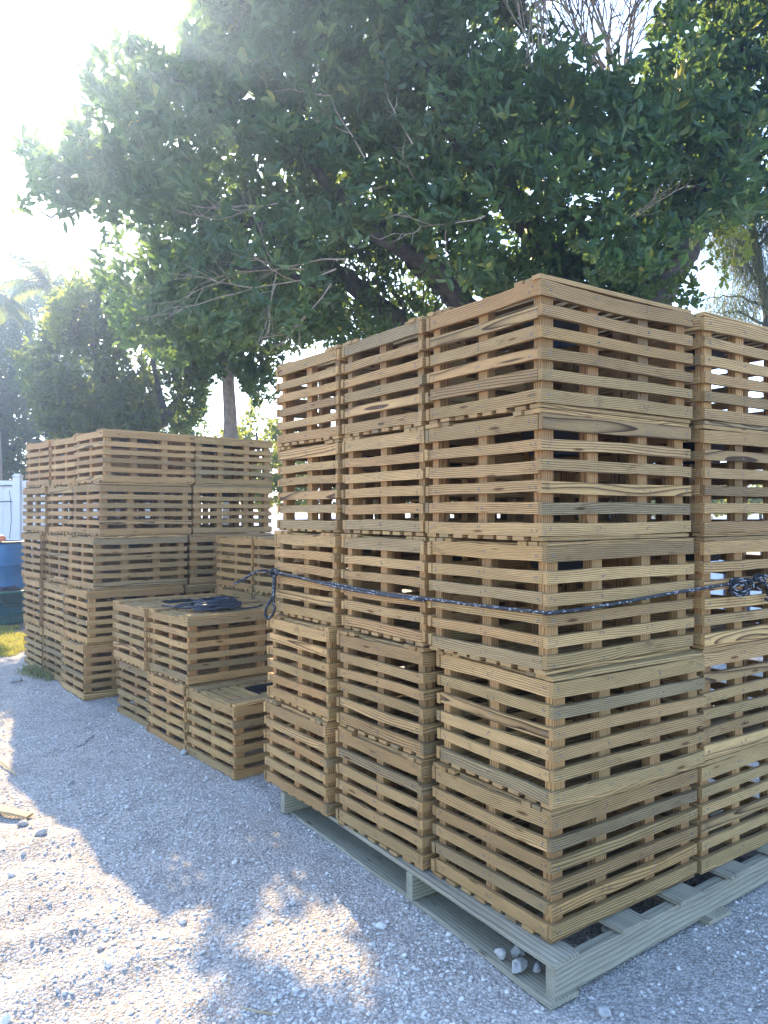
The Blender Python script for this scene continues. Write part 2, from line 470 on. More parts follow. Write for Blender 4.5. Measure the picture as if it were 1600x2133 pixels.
# loose chips
ICO_V = []
t_ = (1 + 5 ** 0.5) / 2
for a_, b_ in ((-1, t_), (1, t_), (-1, -t_), (1, -t_)):
    ICO_V.append((a_, b_, 0))
for a_, b_ in ((-1, t_), (1, t_), (-1, -t_), (1, -t_)):
    ICO_V.append((0, a_, b_))
for a_, b_ in ((t_, -1), (t_, 1), (-t_, -1), (-t_, 1)):
    ICO_V.append((a_, 0, b_))
ICO_V = np.array(ICO_V, float); ICO_V /= np.linalg.norm(ICO_V[0])
ICO_F = np.array([(0, 11, 5), (0, 5, 1), (0, 1, 7), (0, 7, 10), (0, 10, 11), (1, 5, 9), (5, 11, 4), (11, 10, 2), (10, 7, 6), (7, 1, 8),
                  (3, 9, 4), (3, 4, 2), (3, 2, 6), (3, 6, 8), (3, 8, 9), (4, 9, 5), (2, 4, 11), (6, 2, 10), (8, 6, 7), (9, 8, 1)])

def chips(n, x0, x1, y0, y1, s0, s1, name, dens=None):
    x = RNG.uniform(x0, x1, n); y = y0 + (y1 - y0) * RNG.uniform(0, 1, n) ** 1.5
    keep = np.abs(x / y) < 0.56
    x = x[keep]; y = y[keep]
    P = np.stack([x, y, np.zeros_like(x)], 1)
    k = RNG.uniform(0, 1, len(x)) < 0.12 + 1.3 * np.clip(vnoise(P, 2.2, 21) - 0.25, 0, 1)
    x = x[k]; y = y[k]; n = len(x)
    z = ground_h(x, y)
    s = s0 + (s1 - s0) * RNG.uniform(0, 1, n) ** 3.2
    sc3 = np.stack([s * RNG.uniform(0.7, 1.4, n), s * RNG.uniform(0.7, 1.3, n), s * RNG.uniform(0.45, 0.9, n)], 1)
    V = ICO_V[None] * (1 + RNG.uniform(-0.38, 0.38, (n, 12, 3))) * sc3[:, None, :]
    a = RNG.uniform(0, 6.28, n); ca, sa = np.cos(a)[:, None], np.sin(a)[:, None]
    b = RNG.uniform(-0.5, 0.5, n); cb, sb = np.cos(b)[:, None], np.sin(b)[:, None]
    X = V[..., 0] * cb - V[..., 2] * sb; Z = V[..., 0] * sb + V[..., 2] * cb; Y = V[..., 1]
    V = np.stack([X * ca - Y * sa + x[:, None], X * sa + Y * ca + y[:, None], Z + (z + sc3[:, 2] * 0.25)[:, None]], 2)
    Fc = ICO_F[None] + (np.arange(n) * 12)[:, None, None]
    return V.reshape(-1, 3), Fc.reshape(-1, 3)
Va, Fa = chips(95000, -3.5, 2.2, 2.0, 7.5, 0.0018, 0.0085, "gravel")
Vb, Fb = chips(1500, -3.5, 2.2, 2.0, 8.0, 0.006, 0.017, 'gravel')
Va, Fa = np.concatenate([Va, Vb]), np.concatenate([Fa, Fb + len(Va)])
gr = link("gravel", mesh_np("gravel", Va, Fa, M_rock))
tag(gr, "loose white limestone chips scattered over the yard", "gravel", kind='stuff')

# ------------------------------------------------------------------ traps
TL, TW, TH, PITCH = 0.805, 0.605, 0.428, 0.43
SL_T = 0.018

def make_trap(detail=2):
    """one slatted trap, built about the centre of its underside; x = long way, y = short way"""
    seg = {2: 8, 1: 5, 0: 3}[detail]
    AGE[0] = random.random()
    root_parts = []
    zs = []
    z = 0.016
    hs = [0.043, 0.038, 0.038, 0.038, 0.038, 0.050]
    gap = (0.412 - 0.016 - sum(hs)) / 5
    for h in hs:
        zs.append((z + h / 2, h)); z += h + gap
    # long sides
    for sy in (-1, 1):
        mb = MB()
        for i, (zc, h) in enumerate(zs):
            y = sy * (TW / 2 - SL_T / 2)
            mb.board((-TL / 2, y, zc + random.uniform(-.004, .004)), (TL / 2, y, zc + random.uniform(-.004, .004)), (0, 0, 1), h * random.uniform(.93, 1.07) if 0 < i < 5 else h, SL_T, seg)
            if detail:
                for px in (-TL / 2 + .03, -0.135, 0.135, TL / 2 - .03):
                    for k in (0, 1):
                        mb.box((px + random.uniform(-.012, .012) + k * .014 - .007, y + sy * (SL_T / 2 + .0012), zc + random.uniform(-.008, .008)), (.0014, .0022, .009), m=1)
        root_parts.append(('side_panel', mb, [M_wood, M_steel]))
    for sx in (-1, 1):
        mb = MB()
        for i, (zc, h) in enumerate(zs):
            x = sx * (TL / 2 - SL_T / 2 - .003)
            mb.board((x, -TW / 2 + SL_T + .003, zc + random.uniform(-.004, .004)), (x, TW / 2 - SL_T - .003, zc + random.uniform(-.004, .004)), (0, 0, 1), h * random.uniform(.93, 1.07) if 0 < i < 5 else h, SL_T, max(3, seg - 2), ragged=0.001)
            if detail:
                for py in (-TW / 2 + .045, 0, TW / 2 - .045):
                    for k in (0, 1):
                        mb.box((x + sx * (SL_T / 2 + .0012), py + random.uniform(-.012, .012) + k * .014 - .007, zc + random.uniform(-.008, .008)), (.0022, .0014, .009), m=1)
        root_parts.append(('end_panel', mb, [M_wood, M_steel]))
    # posts
    ps = []
    xi = TL / 2 - SL_T - .026; yi = TW / 2 - SL_T - .020
    for sx in (-1, 1):
        for sy in (-1, 1): ps.append((sx * (xi - .004), sy * yi, .052, .036))
    for sx in (-.135, .135):
        for sy in (-1, 1): ps.append((sx, sy * yi, .054, .036))
    for sx in (-1, 1): ps.append((sx * (xi + .004), 0, .036, .046))
    for (x, y, wx, wy) in ps:
        mb = MB()
        mb.board((x, y, .018), (x, y, .409), (1, 0, 0), wx, wy, 2, ragged=0, bow=0.001)
        root_parts.append(('post', mb, [M_post]))
    # floor slats, running the long way
    mb = MB()
    for k in range(8):
        y = -TW / 2 + .032 + k * (TW - .064) / 7
        mb.board((-TL / 2 + .006, y, .008), (TL / 2 - .006, y, .008), (0, 1, 0), .05, .0135, 3, ragged=.006, bow=.001)
    root_parts.append(('bottom_panel', mb, [M_wood]))
    # lid: edge strips the long way, cross slats between, a throat in the middle
    mb = MB()
    zt = 0.4205
    for sy in (-1, 1):
        for k in range(3):
            y = sy * (TW / 2 - .022 - k * .044)
            mb.board((-TL / 2 + .003, y, zt), (TL / 2 - .003, y, zt), (0, 1, 0), .038, .0145, seg, ragged=.008, bow=.0015)
    n = 12
    for k in range(n):
        x = -TL / 2 + .045 + k * (TL - .09) / (n - 1)
        for (y0, y1) in (((-.168, .168),) if abs(x) > .115 else ((-.168, -.095), (.095, .168))):
            mb.board((x, y0, zt - .007), (x, y1, zt - .007), (1, 0, 0), .041, .0125, 3, ragged=.004, bow=.001)
    root_parts.append(('lid', mb, [M_wood]))
    # throat: an open tapering black frame let down into the lid
    mb = MB()
    a, b_, c, d_ = .112, .090, .085, .065
    def ring(w, l, z): return [(-w, -l, z), (w, -l, z), (w, l, z), (-w, l, z)]
    V = ring(a, b_, .4225) + ring(c, d_, .31) + ring(a - .006, b_ - .006, .4225) + ring(c - .006, d_ - .006, .31)
    Fq = []
    for j in range(4):
        k = (j + 1) % 4
        Fq += [(j, j + 4, k + 4, k), (8 + j, 8 + k, 12 + k, 12 + j), (j, k, 8 + k, 8 + j), (4 + j, 12 + j, 12 + k, 4 + k)]
    mb.add(V, Fq)
    root_parts.append(('entrance_throat', mb, [M_plastic_black]))
    return root_parts

def place_trap(detail, loc, rz, label, group, tilt=0.0):
    root = empty("slatted_trap", loc, rz)
    root.rotation_euler = (tilt * 0.3, tilt, rz)
    tag(root, label, "trap", group)
    for nm, mb, mats in make_trap(detail):
        o = mb.build(nm, mats, root if nm != 'entrance_throat' else lid)
        if nm == 'lid': lid = o
    return root

def pile_trap(C0, dL, u, v, z, rot_deg, detail, label, group, dxy=(0, 0), drot=0.0, tilt=0.0):
    """C0 near corner, dL = direction of the short (left-going) side; u, v in metres of the trap's own near corner"""
    dL = Vector((dL[0], dL[1], 0)).normalized(); dR = Vector((dL.y, -dL.x, 0))
    c = Vector((C0[0], C0[1], 0)) + dL * (u + TW / 2) + dR * (v + TL / 2) + Vector((dxy[0], dxy[1], z))
    rz = math.atan2(dR.y, dR.x) + R(drot)
    return place_trap(detail, c, rz, label, group, tilt)

LV = ["bottom", "second from bottom", "middle", "second from top", "topmost"]
# front pile on its pallet ------------------------------------------------
FC = (0.52, 2.45); FDL = (-0.573, 0.819); PAL = 0.134
front_names = {(0, 0): "in the near corner stack of the front pile",
               (1, 0): "in the front pile's middle left stack",
               (2, 0): "in the far left stack of the front pile",
               (0, 1): "in the stack at the photo's right edge",
               (1, 1): "hidden behind the near corner stack of the front pile",
               (2, 1): "hidden at the far back corner of the front pile"}
adj = {  # (row, col, level): (dx, dy, drot)
    (0, 0, 0): (0.010, 0.0, 0.6), (0, 0, 1): (0.028, -0.012, -1.2), (0, 0, 2): (-0.004, 0, 0.4), (0, 0, 3): (-0.016, 0, 0.0), (0, 0, 4): (-0.012, 0.0, -0.6),
    (1, 0, 0): (-0.022, -0.02, 1.6), (1, 0, 1): (-0.018, -0.015, 1.8), (1, 0, 2): (0.0, 0.0, 0.2), (1, 0, 3): (0.003, 0.0, -0.6), (1, 0, 4): (0.0, 0.005, -0.8),
    (2, 0, 0): (-0.06, -0.02, 1.0), (2, 0, 1): (-0.045, -0.015, 0.6), (2, 0, 2): (-0.012, 0.0, 0.0), (2, 0, 3): (0.004, 0, -0.4), (2, 0, 4): (0.0, 0.0, 0.2),
    (0, 1, 0): (0.004, -0.004, 0.3), (0, 1, 1): (0.02, -0.004, -0.6), (0, 1, 2): (0.010, -0.014, 0.1), (0, 1, 3): (0.014, -0.015, -0.2), (0, 1, 4): (0.018, -0.014, -0.4),
}
for lv in range(5):
    for (r_, c_), nm in front_names.items():
        dx, dy, dr = adj.get((r_, c_, lv), (random.uniform(-.008, .008), random.uniform(-.005, .008), random.uniform(-.5, .5)))
        pile_trap(FC, FDL, r_ * 0.638, c_ * 0.835, PAL + lv * PITCH + .001, 0, 2 if c_ == 0 or r_ == 0 else 1,
                  f"{LV[lv]} slatted trap {nm}", "slatted traps in the front pile", (dx, dy), dr)

# middle group --------------------------------------------------------------
MC = (-0.8385, 4.3); MDL = (-0.635, 0.772)
zg = .008
mid = [(0, 0, 0, "single low slatted trap between the front pile and the two-high traps"),
       (1, 0, 0, "lower slatted trap under the trap that carries the dark line coil"),
       (2, 0, 0, "lower slatted trap at the left end of the middle row"),
       (1, 0, 1, "upper slatted trap with its near corner out, under the dark line coil"),
       (2, 0, 1, "upper slatted trap at the left end of the middle row")]
mid_adj = {(1, 0, 1): (0.012, -0.01, 0.3), (2, 0, 1): (0.0, -0.03, -0.8), (2, 0, 0): (0.02, 0.01, 0.5), (0, 0, 0): (0, 0, 0), (1, 0, 0): (-0.005, 0, -0.4)}
for (r_, c_, lv, lab) in mid:
    dx, dy, dr = mid_adj[(r_, c_, lv)]
    pile_trap(MC, MDL, r_ * 0.622, 0, zg + lv * PITCH, 0, 2, lab, "slatted traps in the middle group", (dx, dy), dr)
MC2 = (-0.243, 5.043)
zg2 = float(g_base(5.8))
for r_, w in ((1, "partly hidden by the front pile"), (2, "just right of the tall rear pile")):
    for lv, l in enumerate(("bottom", "middle", "top")):
        pile_trap(MC2, MDL, r_ * 0.622, 0, zg2 + lv * PITCH, 0, 1, f"{l} slatted trap in the stack behind the coil, {w}", "slatted traps in the middle group",
                  (random.uniform(-.006, .006), random.uniform(-.006, .006)), random.uniform(-.6, .6))

# back pile -------------------------------------------------------------------
back_lv = [  # corner, direction per level
    ((-2.365, 6.03), (-0.625, 0.78)), ((-2.335, 6.04), (-0.632, 0.775)), ((-2.30, 6.06), (-0.645, 0.764)),
    ((-2.265, 6.09), (-0.675, 0.738)), ((-2.238, 6.10), (-0.687, 0.727))]
zg3 = float(g_base(6.9)) - .012
back_names = {(0, 0): "in the near corner stack of the rear pile", (1, 0): "in the rear pile's middle left stack",
              (2, 0): "in the leftmost stack of the rear pile by the barrel", (0, 1): "in the right-hand stack of the rear pile",
              (1, 1): "hidden inside the rear pile", (2, 1): "hidden at the back of the rear pile"}
back_adj = {(1, 3): (0.02, .02), (1, 4): (0.03, .03), (2, 3): (-.005, .03), (2, 4): (0.02, .05), (2, 2): (-.03, .0), (2, 1): (-.02, 0), (1, 0): (.01, .03), (2, 0): (.01, .03)}
for lv in range(5):
    C0, dL = back_lv[lv]
    for (r_, c_), nm in back_names.items():
        pile_trap(C0, dL, r_ * 0.628, c_ * 0.835, zg3 + lv * PITCH, 0, 1 if c_ == 0 or r_ == 0 else 0, f"{LV[lv]} slatted trap {nm}", "slatted traps in the rear pile",
                  tuple(q + random.uniform(-.009, .009) for q in back_adj.get((r_, lv), (0, 0))), random.uniform(-1.0, 1.0))

# ------------------------------------------------------------------ pallet
rzf = math.atan2(0.573, 0.819)
pal = empty("pallet", (FC[0], FC[1], 0.0), rzf)   # local x = v (right going), local y = u (left going)
tag(pal, "weathered grey-green wooden pallet under the front pile of traps", "pallet")
for y in (-.075, 0.655, 1.71):
    y2 = y + (.05 if y < 0 else 0)
    mb = MB(); mb.board((-.045, y + .019, .068), (1.84, y2 + .019, .068), (0, 0, 1), .099, .038, 12, wob=.001, ragged=.002, bow=.004)
    mb.build('stringer', M_grey, pal)
for i, v in enumerate((0.0, 0.34, 0.66, 0.99, 1.32, 1.66)):
    mb = MB(); mb.board((v + .005, -.078 + random.uniform(0, .006), .1255), (v + (.055 if i == 0 else .005), 1.80, .1255), (1, 0, 0), .135 if i else .125, .0155, 12, ragged=.004, bow=.003)
    mb.build('deck_board', M_grey, pal)
for v, w in ((-.005, .125), (0.84, .14), (1.74, .14)):
    mb = MB(); mb.board((v + .0, -.082, .0095), (v + (.07 if v < 0 else 0), 1.80, .0095), (1, 0, 0), w, .0165, 16, wob=.006, ragged=.004, bow=.012)
    mb.build('base_board', M_grey, pal)

# coral rocks lying on the pallet's base board and on the ground
def rock(loc, s, label, grp=None):
    V = ICO_V * (1 + RNG.uniform(-0.38, 0.38, (12, 3)))
    # one subdivision
    em = {}; V = list(V); Fn = []
    def mid_(a, b):
        k = (min(a, b), max(a, b))
        if k not in em:
            p = (np.array(V[a]) + np.array(V[b])) / 2; p = p / np.linalg.norm(p) * (0.5 * (np.linalg.norm(V[a]) + np.linalg.norm(V[b]))) * random.uniform(.72, 1.06)
            em[k] = len(V); V.append(p)
        return em[k]
    for (a, b, c) in ICO_F:
        x, y, z = mid_(a, b), mid_(b, c), mid_(c, a)
        Fn += [(a, x, z), (x, b, y), (z, y, c), (x, y, z)]
    V = np.array(V) * np.array(s)
    o = link("limestone_rock", mesh_np("limestone_rock", V, Fn, M_rock_big), loc=loc)
    o.rotation_euler = (random.uniform(-.3, .3), random.uniform(-.3, .3), random.uniform(0, 6))
    tag(o, label, "rock", grp)
    return o
def pal_pt(v, u, z):
    dL = Vector((-0.573, 0.819, 0)); dR = Vector((0.819, 0.573, 0))
    return Vector((FC[0], FC[1], 0)) + dL * u + dR * v + Vector((0, 0, z))
rock(pal_pt(-.030, .10, .036), (.034, .026, .022), "largest pale coral rock on the pallet's base board", "coral rocks on the pallet edge")
rock(pal_pt(-.028, .18, .034), (.022, .018, .020), "pointed grey coral rock left of the largest rock on the pallet board", "coral rocks on the pallet edge")
rock(pal_pt(.02, .15, .036), (.028, .022, .023), "tan coral rock tucked behind the largest rock on the pallet board", "coral rocks on the pallet edge")
rock(pal_pt(.015, .06, .030), (.022, .014, .015), "small flat coral rock right of the largest rock on the pallet board", "coral rocks on the pallet edge")
for (px, py, s, lab) in ((383, 1577, .030, "white stone at the foot of the single low trap"),
                         (1258, 2112, .026, "pale stone on gravel in front of the pallet corner"),
                         (48, 1720, .028, "pale stone beside the sunlit piece of broken board"),
                         (85, 1748, .030, "rounded stone on sunlit gravel below the broken board"),
                         (145, 1640, .022, "small stone on shaded gravel near the shadow edge"),
                         (35, 1430, .05, "grey stone on sunlit gravel left of the rear pile"),
                         (1262, 1935, .022, "small stone on gravel beside the pallet's front stringer")):
    Y = FPX * H_EYE / (py - 1066.5)
    p = at(px, py, Y); z = float(ground_h([p.x], [p.y])[0])
    rock((p.x, p.y, z + s * .35), (s, s * .75, s * .6), lab)

# sticks on the gravel
def ground_pt(px, py, lift=0.0):
    Y = FPX * (H_EYE - .02) / (py - 1066.5)
    x = (px - 800) / FPX * Y
    return np.array((x, Y, float(ground_h([x], [Y])[0]) + lift))
mb = MB(); a = ground_pt(-70, 1676, .02); b = ground_pt(62, 1697, .016); mb.board(a, b, (0.3, 1, 0.1), .045, .014, 4, wob=.004, bow=.004)
tag(mb.build('broken_board', M_stick), "broken yellow board lying on sunlit gravel at the left edge", "board")
mb = MB(); mb.tube([ground_pt(-30, 1580, .012), ground_pt(5, 1600, .018), ground_pt(32, 1621, .010)], [.006, .007, .004], 6)
tag(mb.build('stick', M_stick), "thin dry stick on sunlit gravel at the left edge", "stick")
mb = MB(); mb.tube([ground_pt(x, y, .006) for x, y in ((160, 1562), (176, 1556), (186, 1544), (196, 1536))], .0025, 5)
tag(mb.build('twig', M_wire), "thin dark curved twig on shaded gravel before the rear pile", "twig")
mb = MB(); mb.tube([ground_pt(x, y, .008) for x, y in ((505, 2090), (540, 2098), (575, 2104))], .0025, 5)
tag(mb.build('twig', M_stick), "thin brown twig on dappled gravel at the bottom of the photo", "twig")

# ------------------------------------------------------------------ rope around the front pile
def rp(v, u, z): return np.array(pal_pt(v, u, z))
def smooth_path(P, n=10):
    P = [np.array(p, float) for p in P]; out = []
    Q = [2 * P[0] - P[1]] + P + [2 * P[-1] - P[-2]]
    for i in range(1, len(Q) - 2):
        for k in range(n):
            t = k / n
            out.append(0.5 * ((2 * Q[i]) + (-Q[i - 1] + Q[i + 1]) * t + (2 * Q[i - 1] - 5 * Q[i] + 4 * Q[i + 1] - Q[i + 2]) * t * t + (-Q[i - 1] + 3 * Q[i] - 3 * Q[i + 1] + Q[i + 2]) * t ** 3))
    out.append(P[-1]); return out
rope = empty("tie_rope", pal_pt(0, 0, 1.2))
tag(rope, "dark braided rope with white flecks tied around the front pile", "rope")
inv = -np.array(pal_pt(0, 0, 1.2))
mb = MB()
loop = [rp(-.012, 1.86, 1.205), rp(-.022, 1.5, 1.195), rp(-.014, 1.24, 1.192), rp(-.018, .9, 1.185), rp(-.014, .62, 1.188), rp(-.016, .3, 1.192), rp(-.012, .02, 1.199),
        rp(.0, -.014, 1.200), rp(.25, -.018, 1.205), rp(.6, -.016, 1.222), rp(.80, -.030, 1.232), rp(.86, -.038, 1.236), rp(1.1, -.034, 1.245), rp(1.4, -.034, 1.27), rp(1.665, -.03, 1.28),
        rp(1.665, .02, 1.28), rp(1.67, 1.0, 1.25), rp(1.66, 1.89, 1.23), rp(1.63, 1.90, 1.23), rp(.8, 1.905, 1.22), rp(.0, 1.905, 1.21), rp(-.02, 1.885, 1.206), rp(-.012, 1.86, 1.205)]
mb.tube([p + inv for p in smooth_path(loop, 6)], .0062, 8)
# doubled strand on the left face
mb.tube([p + inv for p in smooth_path([rp(-.03, 1.86, 1.212), rp(-.036, 1.6, 1.206), rp(-.03, 1.3, 1.186), rp(-.034, 1.0, 1.180), rp(-.026, .6, 1.182)], 8)], .0055, 8)
mb.build('loop', M_rope, rope, smooth=True)
mb = MB()
K = rp(-.03, 1.85, 1.208)
mb.tube([p + inv for p in smooth_path([K, K + (0, -.02, -.06), K + (-.005, -.025, -.12), K + (-.035, -.03, -.175), K + (-.04, -.03, -.215), K + (-.02, -.04, -.23), K + (.006, -.035, -.19), K + (.0, -.03, -.13), K + (.006, -.02, -.07), K + (.004, -.01, -.01)], 8)], .0075, 8)
mb.tube([p + inv for p in smooth_path([K, K + (-.05, .0, .012), K + (-.10, -.01, .002), K + (-.15, -.02, -.03), K + (-.20, -.03, -.055)], 8)], [.0065] * 32 + [.008], 8)
for k in range(5):
    a = k * 1.3
    mb.tube([p + inv for p in smooth_path([K + (.018 * math.cos(a + j * 1.05), -.012 + .006 * k * .5, .018 * math.sin(a + j * 1.05)) for j in range(6)], 4)], .0065, 8)
mb.build('tail', M_rope, rope, smooth=True)
for (v, z, n, rr) in ((1.0, 1.215, 5, .030), (1.08, 1.238, 2, .016), (1.16, 1.24, 3, .020), (1.26, 1.205, 3, .032)):
    K = rp(v, -.056, z); mb = MB()
    for k in range(n):
        a = random.uniform(0, 6.28); e = random.uniform(.5, 1.1)
        c = K + np.array((random.uniform(-.012, .012), random.uniform(-.008, .006), random.uniform(-.03, .02)))
        mb.tube([p + inv for p in smooth_path([c + np.array((rr * math.cos(a + j), -.01 * math.sin(j * 1.7 + a), rr * e * math.sin(a + j))) for j in range(6)], 4)], .006, 7)
    mb.build('knot', M_rope, rope, smooth=True)

# coil of dark line on the middle group
top2 = zg + 2 * PITCH + .004
coil = MB()
cx, cy = -1.14, 5.20
def coil_ring(cx, cy, rx, ry, z, ph, wob, nturn=1.0):
    pts = []
    n = 40
    for i in range(int(n * nturn) + 1):
        a = ph + 2 * math.pi * i / n
        w = 1 + wob * math.sin(a * 3 + ph) + wob * .6 * math.sin(a * 5 + 2 * ph)
        pts.append((cx + rx * w * math.cos(a), cy + ry * w * math.sin(a), z + .004 * math.sin(a * 4 + ph)))
    return pts
for k in range(13):
    f = k / 13
    coil.tube(coil_ring(cx + random.uniform(-.03, .03), cy + random.uniform(-.03, .03), .165 - .07 * f + random.uniform(-.012, .012), .20 - .08 * f, top2 + .010 + .0035 * k, k * 1.7, .05, 1.15), .0075, 6)
coil.tube(smooth_path([(cx - .05, cy - .15, top2 + .02), (cx - .2, cy - .09, top2 + .01), (cx - .32, cy + .02, top2 + .008), (cx - .38, cy + .06, top2 + .008)], 8), .007, 6)
coil.tube(smooth_path([(cx + .1, cy - .15, top2 + .02), (cx + .2, cy - .13, top2 + .01), (cx + .28, cy - .02, top2 + .008), (cx + .30, cy + .1, top2 + .008)], 8), .007, 6)
coil.tube(smooth_path([(cx - .16, cy + .02, top2 + .03), (cx - .23, cy + .05, top2 + .02), (cx - .27, cy - .04, top2 + .012), (cx - .17, cy - .09, top2 + .03)], 8), .007, 6)
tag(coil.build('line_coil', M_hose, smooth=True), "coil of dark blue-black line lying on the two-high middle traps", "rope coil")

# ------------------------------------------------------------------ fence, barrel, basket at the left
FY = 12.6
gz = float(g_base(FY))
fx = (37 - 800) / FPX * FY
fen = empty("vinyl_fence", (fx, FY, gz)); tag(fen, "tall white vinyl fence with a post at the left edge behind the rear pile", "fence")
mb = MB(); mb.box((.0, 0, 1.0), (.115, .115, 2.0)); fpost = mb.build('post', M_vinyl, fen)
mb = MB(); mb.box((.0, 0, 2.02), (.13, .13, .025)); mb.box((0, 0, 2.045), (.09, .09, .025)); mb.build('post_cap', M_vinyl, fpost)
for s, L in ((-1, 2.2), (1, 2.2)):
    mb = MB()
    x0 = .07
    mb.box((s * (x0 + L / 2), .0, 1.90), (L, .045, .09)); mb.box((s * (x0 + L / 2), .0, .12), (L, .045, .14)); mb.box((s * (x0 + L / 2), 0, 1.55), (L, .05, .012))
    k = x0
    while k < L:
        mb.box((s * (k + .085), .004 + .001 * math.sin(k * 40), 1.03), (.164, .022, 1.66)); k += .17
    mb.build('panel', M_vinyl, fen)
for z in (1.86, 1.60):
    mb = MB()
    for k in range(9): mb.box((-.085 - k * .034, -.062, z + .003 * math.sin(k)), (.027, .006, .018))
    mb.box((-.21, -.054, z), (.33, .006, .008))
    mb.build('strap', M_iron, fen)
mb = MB(); mb.tube([(-.11, -.06, 1.78), (-.08, -.07, 1.6), (-.075, -.065, 1.3), (-.10, -.07, 1.0)], .005, 6); mb.build('cord', M_iron, fen)

def lathe(mb, prof, n=28, m=0):
    V = []; F = []
    for (r, z) in prof:
        for j in range(n):
            a = 2 * math.pi * j / n; V.append((r * math.cos(a), r * math.sin(a), z))
    for i in range(len(prof) - 1):
        for j in range(n):
            k = (j + 1) % n; F.append((i * n + j, i * n + k, (i + 1) * n + k, (i + 1) * n + j))
    mb.add(V, F, m=m)
BY = 10.7; gz2 = float(g_base(BY))
bx = (8 - 800) / FPX * BY
bar = empty("plastic_barrel", (bx, BY, gz2)); tag(bar, "open-topped blue plastic barrel standing before the white fence", "barrel")
mb = MB(); lathe(mb, [(.0, .0), (.24, .0), (.268, .03), (.275, .3), (.283, .31), (.283, .34), (.275, .35), (.275, .68), (.283, .69), (.283, .72), (.275, .73), (.272, .97), (.262, 1.0), (.25, 1.0), (.255, .96), (.258, .1), (0, .05)]); bbody = mb.build('body', M_blue, bar, smooth=True)
mb = MB(); lathe(mb, [(.262, 1.0), (.276, 1.005), (.278, 1.02), (.262, 1.025), (.255, 1.01)]); mb.build('rim', M_iron, bbody, smooth=True)
mb = MB()
V = []
for j in range(7):
    a = R(-112 + j * 6)
    for z in (.62, .74): V.append((.279 * math.cos(a), .279 * math.sin(a), z))
mb.add(V, [(2 * j, 2 * j + 2, 2 * j + 3, 2 * j + 1) for j in range(6)]); mb.build('sticker', M_label, bar)
rk = MB()
fl = MB(); lathe(fl, [(.0, -.05), (.035, -.045), (.06, -.02), (.066, 0), (.06, .02), (.035, .045), (0, .05)], 16)
o = fl.build('float', M_orange, None, loc=(bx + .02, BY - .12, gz2 + 1.05), smooth=True); o.rotation_euler = (1.2, .3, 0)
tag(o, "faded orange float on the rim of the blue barrel", "float")
KY = 9.9; gz3 = float(g_base(KY)); kx = (12 - 800) / FPX * KY
bas = empty("mesh_basket", (kx, KY, gz3)); tag(bas, "green plastic mesh basket standing in front of the blue barrel", "basket")
mb = MB()
n = 44
r0, r1, hh = .20, .25, .42
for j in range(n):
    a = 2 * math.pi * j / n
    mb.tube([(r0 * math.cos(a), r0 * math.sin(a), .02), (r1 * math.cos(a), r1 * math.sin(a), hh)], .0045, 4, cap=False)
for k in range(11):
    f = k / 10; r = r0 + (r1 - r0) * f; z = .02 + (hh - .02) * f
    mb.tube([(r * math.cos(2 * math.pi * j / n), r * math.sin(2 * math.pi * j / n), z) for j in range(n + 1)], .0042, 4, cap=False)
kbody = mb.build('body', M_green, bas)
mb = MB(); lathe(mb, [(.24, hh - .02), (.265, hh - .02), (.27, hh + .005), (.255, hh + .015), (.243, hh)]); mb.build('rim', M_green, kbody, smooth=True)
mb = MB(); lathe(mb, [(0, .01), (.18, .01), (.185, .03), (0, .03)]); mb.build('base', M_green, bas)
nt_ = MB()
for k in range(26):
    a = random.uniform(0, 6.28); r = random.uniform(.02, .13)
    pts = coil_ring(r * math.cos(a), r * math.sin(a), random.uniform(.05, .12), random.uniform(.05, .12), hh - .22 + .011 * k, a, .12, 1.0)
    nt_.tube([(max(-.2, min(.2, x)), max(-.2, min(.2, y)), z + .025 * math.sin(8 * x + a)) for x, y, z in pts], .009, 5)
o = nt_.build('heaped_line', M_hose, None, loc=(kx, KY, gz3)); tag(o, "dark tangled line heaped in the green basket", "rope heap")

# ------------------------------------------------------------------ foliage
def leaves(centers, per, length, width, spread, name, mat, parent, up=0.35, seed=0, bias=None, curl=0.12):
    """rosettes of folded leaves; centers Nx3"""
    rg = np.random.default_rng(seed)
    n = len(centers)
    ax = rg.normal(size=(n, 3)); ax[:, 2] = np.abs(ax[:, 2]) * 0.6 + up
    if bias is not None: ax += np.asarray(bias)
    ax /= np.linalg.norm(ax, axis=1)[:, None]
    c = np.repeat(centers, per, 0); a = np.repeat(ax, per, 0)
    d = a * 0.75 + rg.normal(size=c.shape) * spread
    d /= np.linalg.norm(d, axis=1)[:, None]
    c = c + rg.normal(size=c.shape) * length * 0.25
    sdv = np.cross(d, rg.normal(size=c.shape)); sdv /= np.linalg.norm(sdv, axis=1)[:, None]
    nn = np.cross(sdv, d)
    L = (length * rg.uniform(0.45, 1.3, len(c)))[:, None]; W = (width * rg.uniform(0.7, 1.2, len(c)))[:, None]
    fold = W * 0.22
    P0 = c; P3 = c + d * L - nn * L * curl
    def side(s, f, w): return c + d * L * f + sdv * W * w * s + nn * fold
    V = np.stack([P0, side(1, .32, .46), side(1, .72, .42), P3, side(-1, .72, .42), side(-1, .32, .46)], 1).reshape(-1, 3)
    b = (np.arange(len(c)) * 6)[:, None]
    Fq = np.concatenate([b + np.array([[0, 1, 2, 3]]), b + np.array([[0, 3, 4, 5]])], 0)
    tr = np.repeat(np.clip(np.repeat(rg.uniform(0, .75, n), per) + rg.uniform(-.2, .26, len(c)), 0, 1), 6)
    me = mesh_np(name, V, Fq, mat, attrs={'tint': ('FLOAT', tr)})
    return link(name, me, parent)

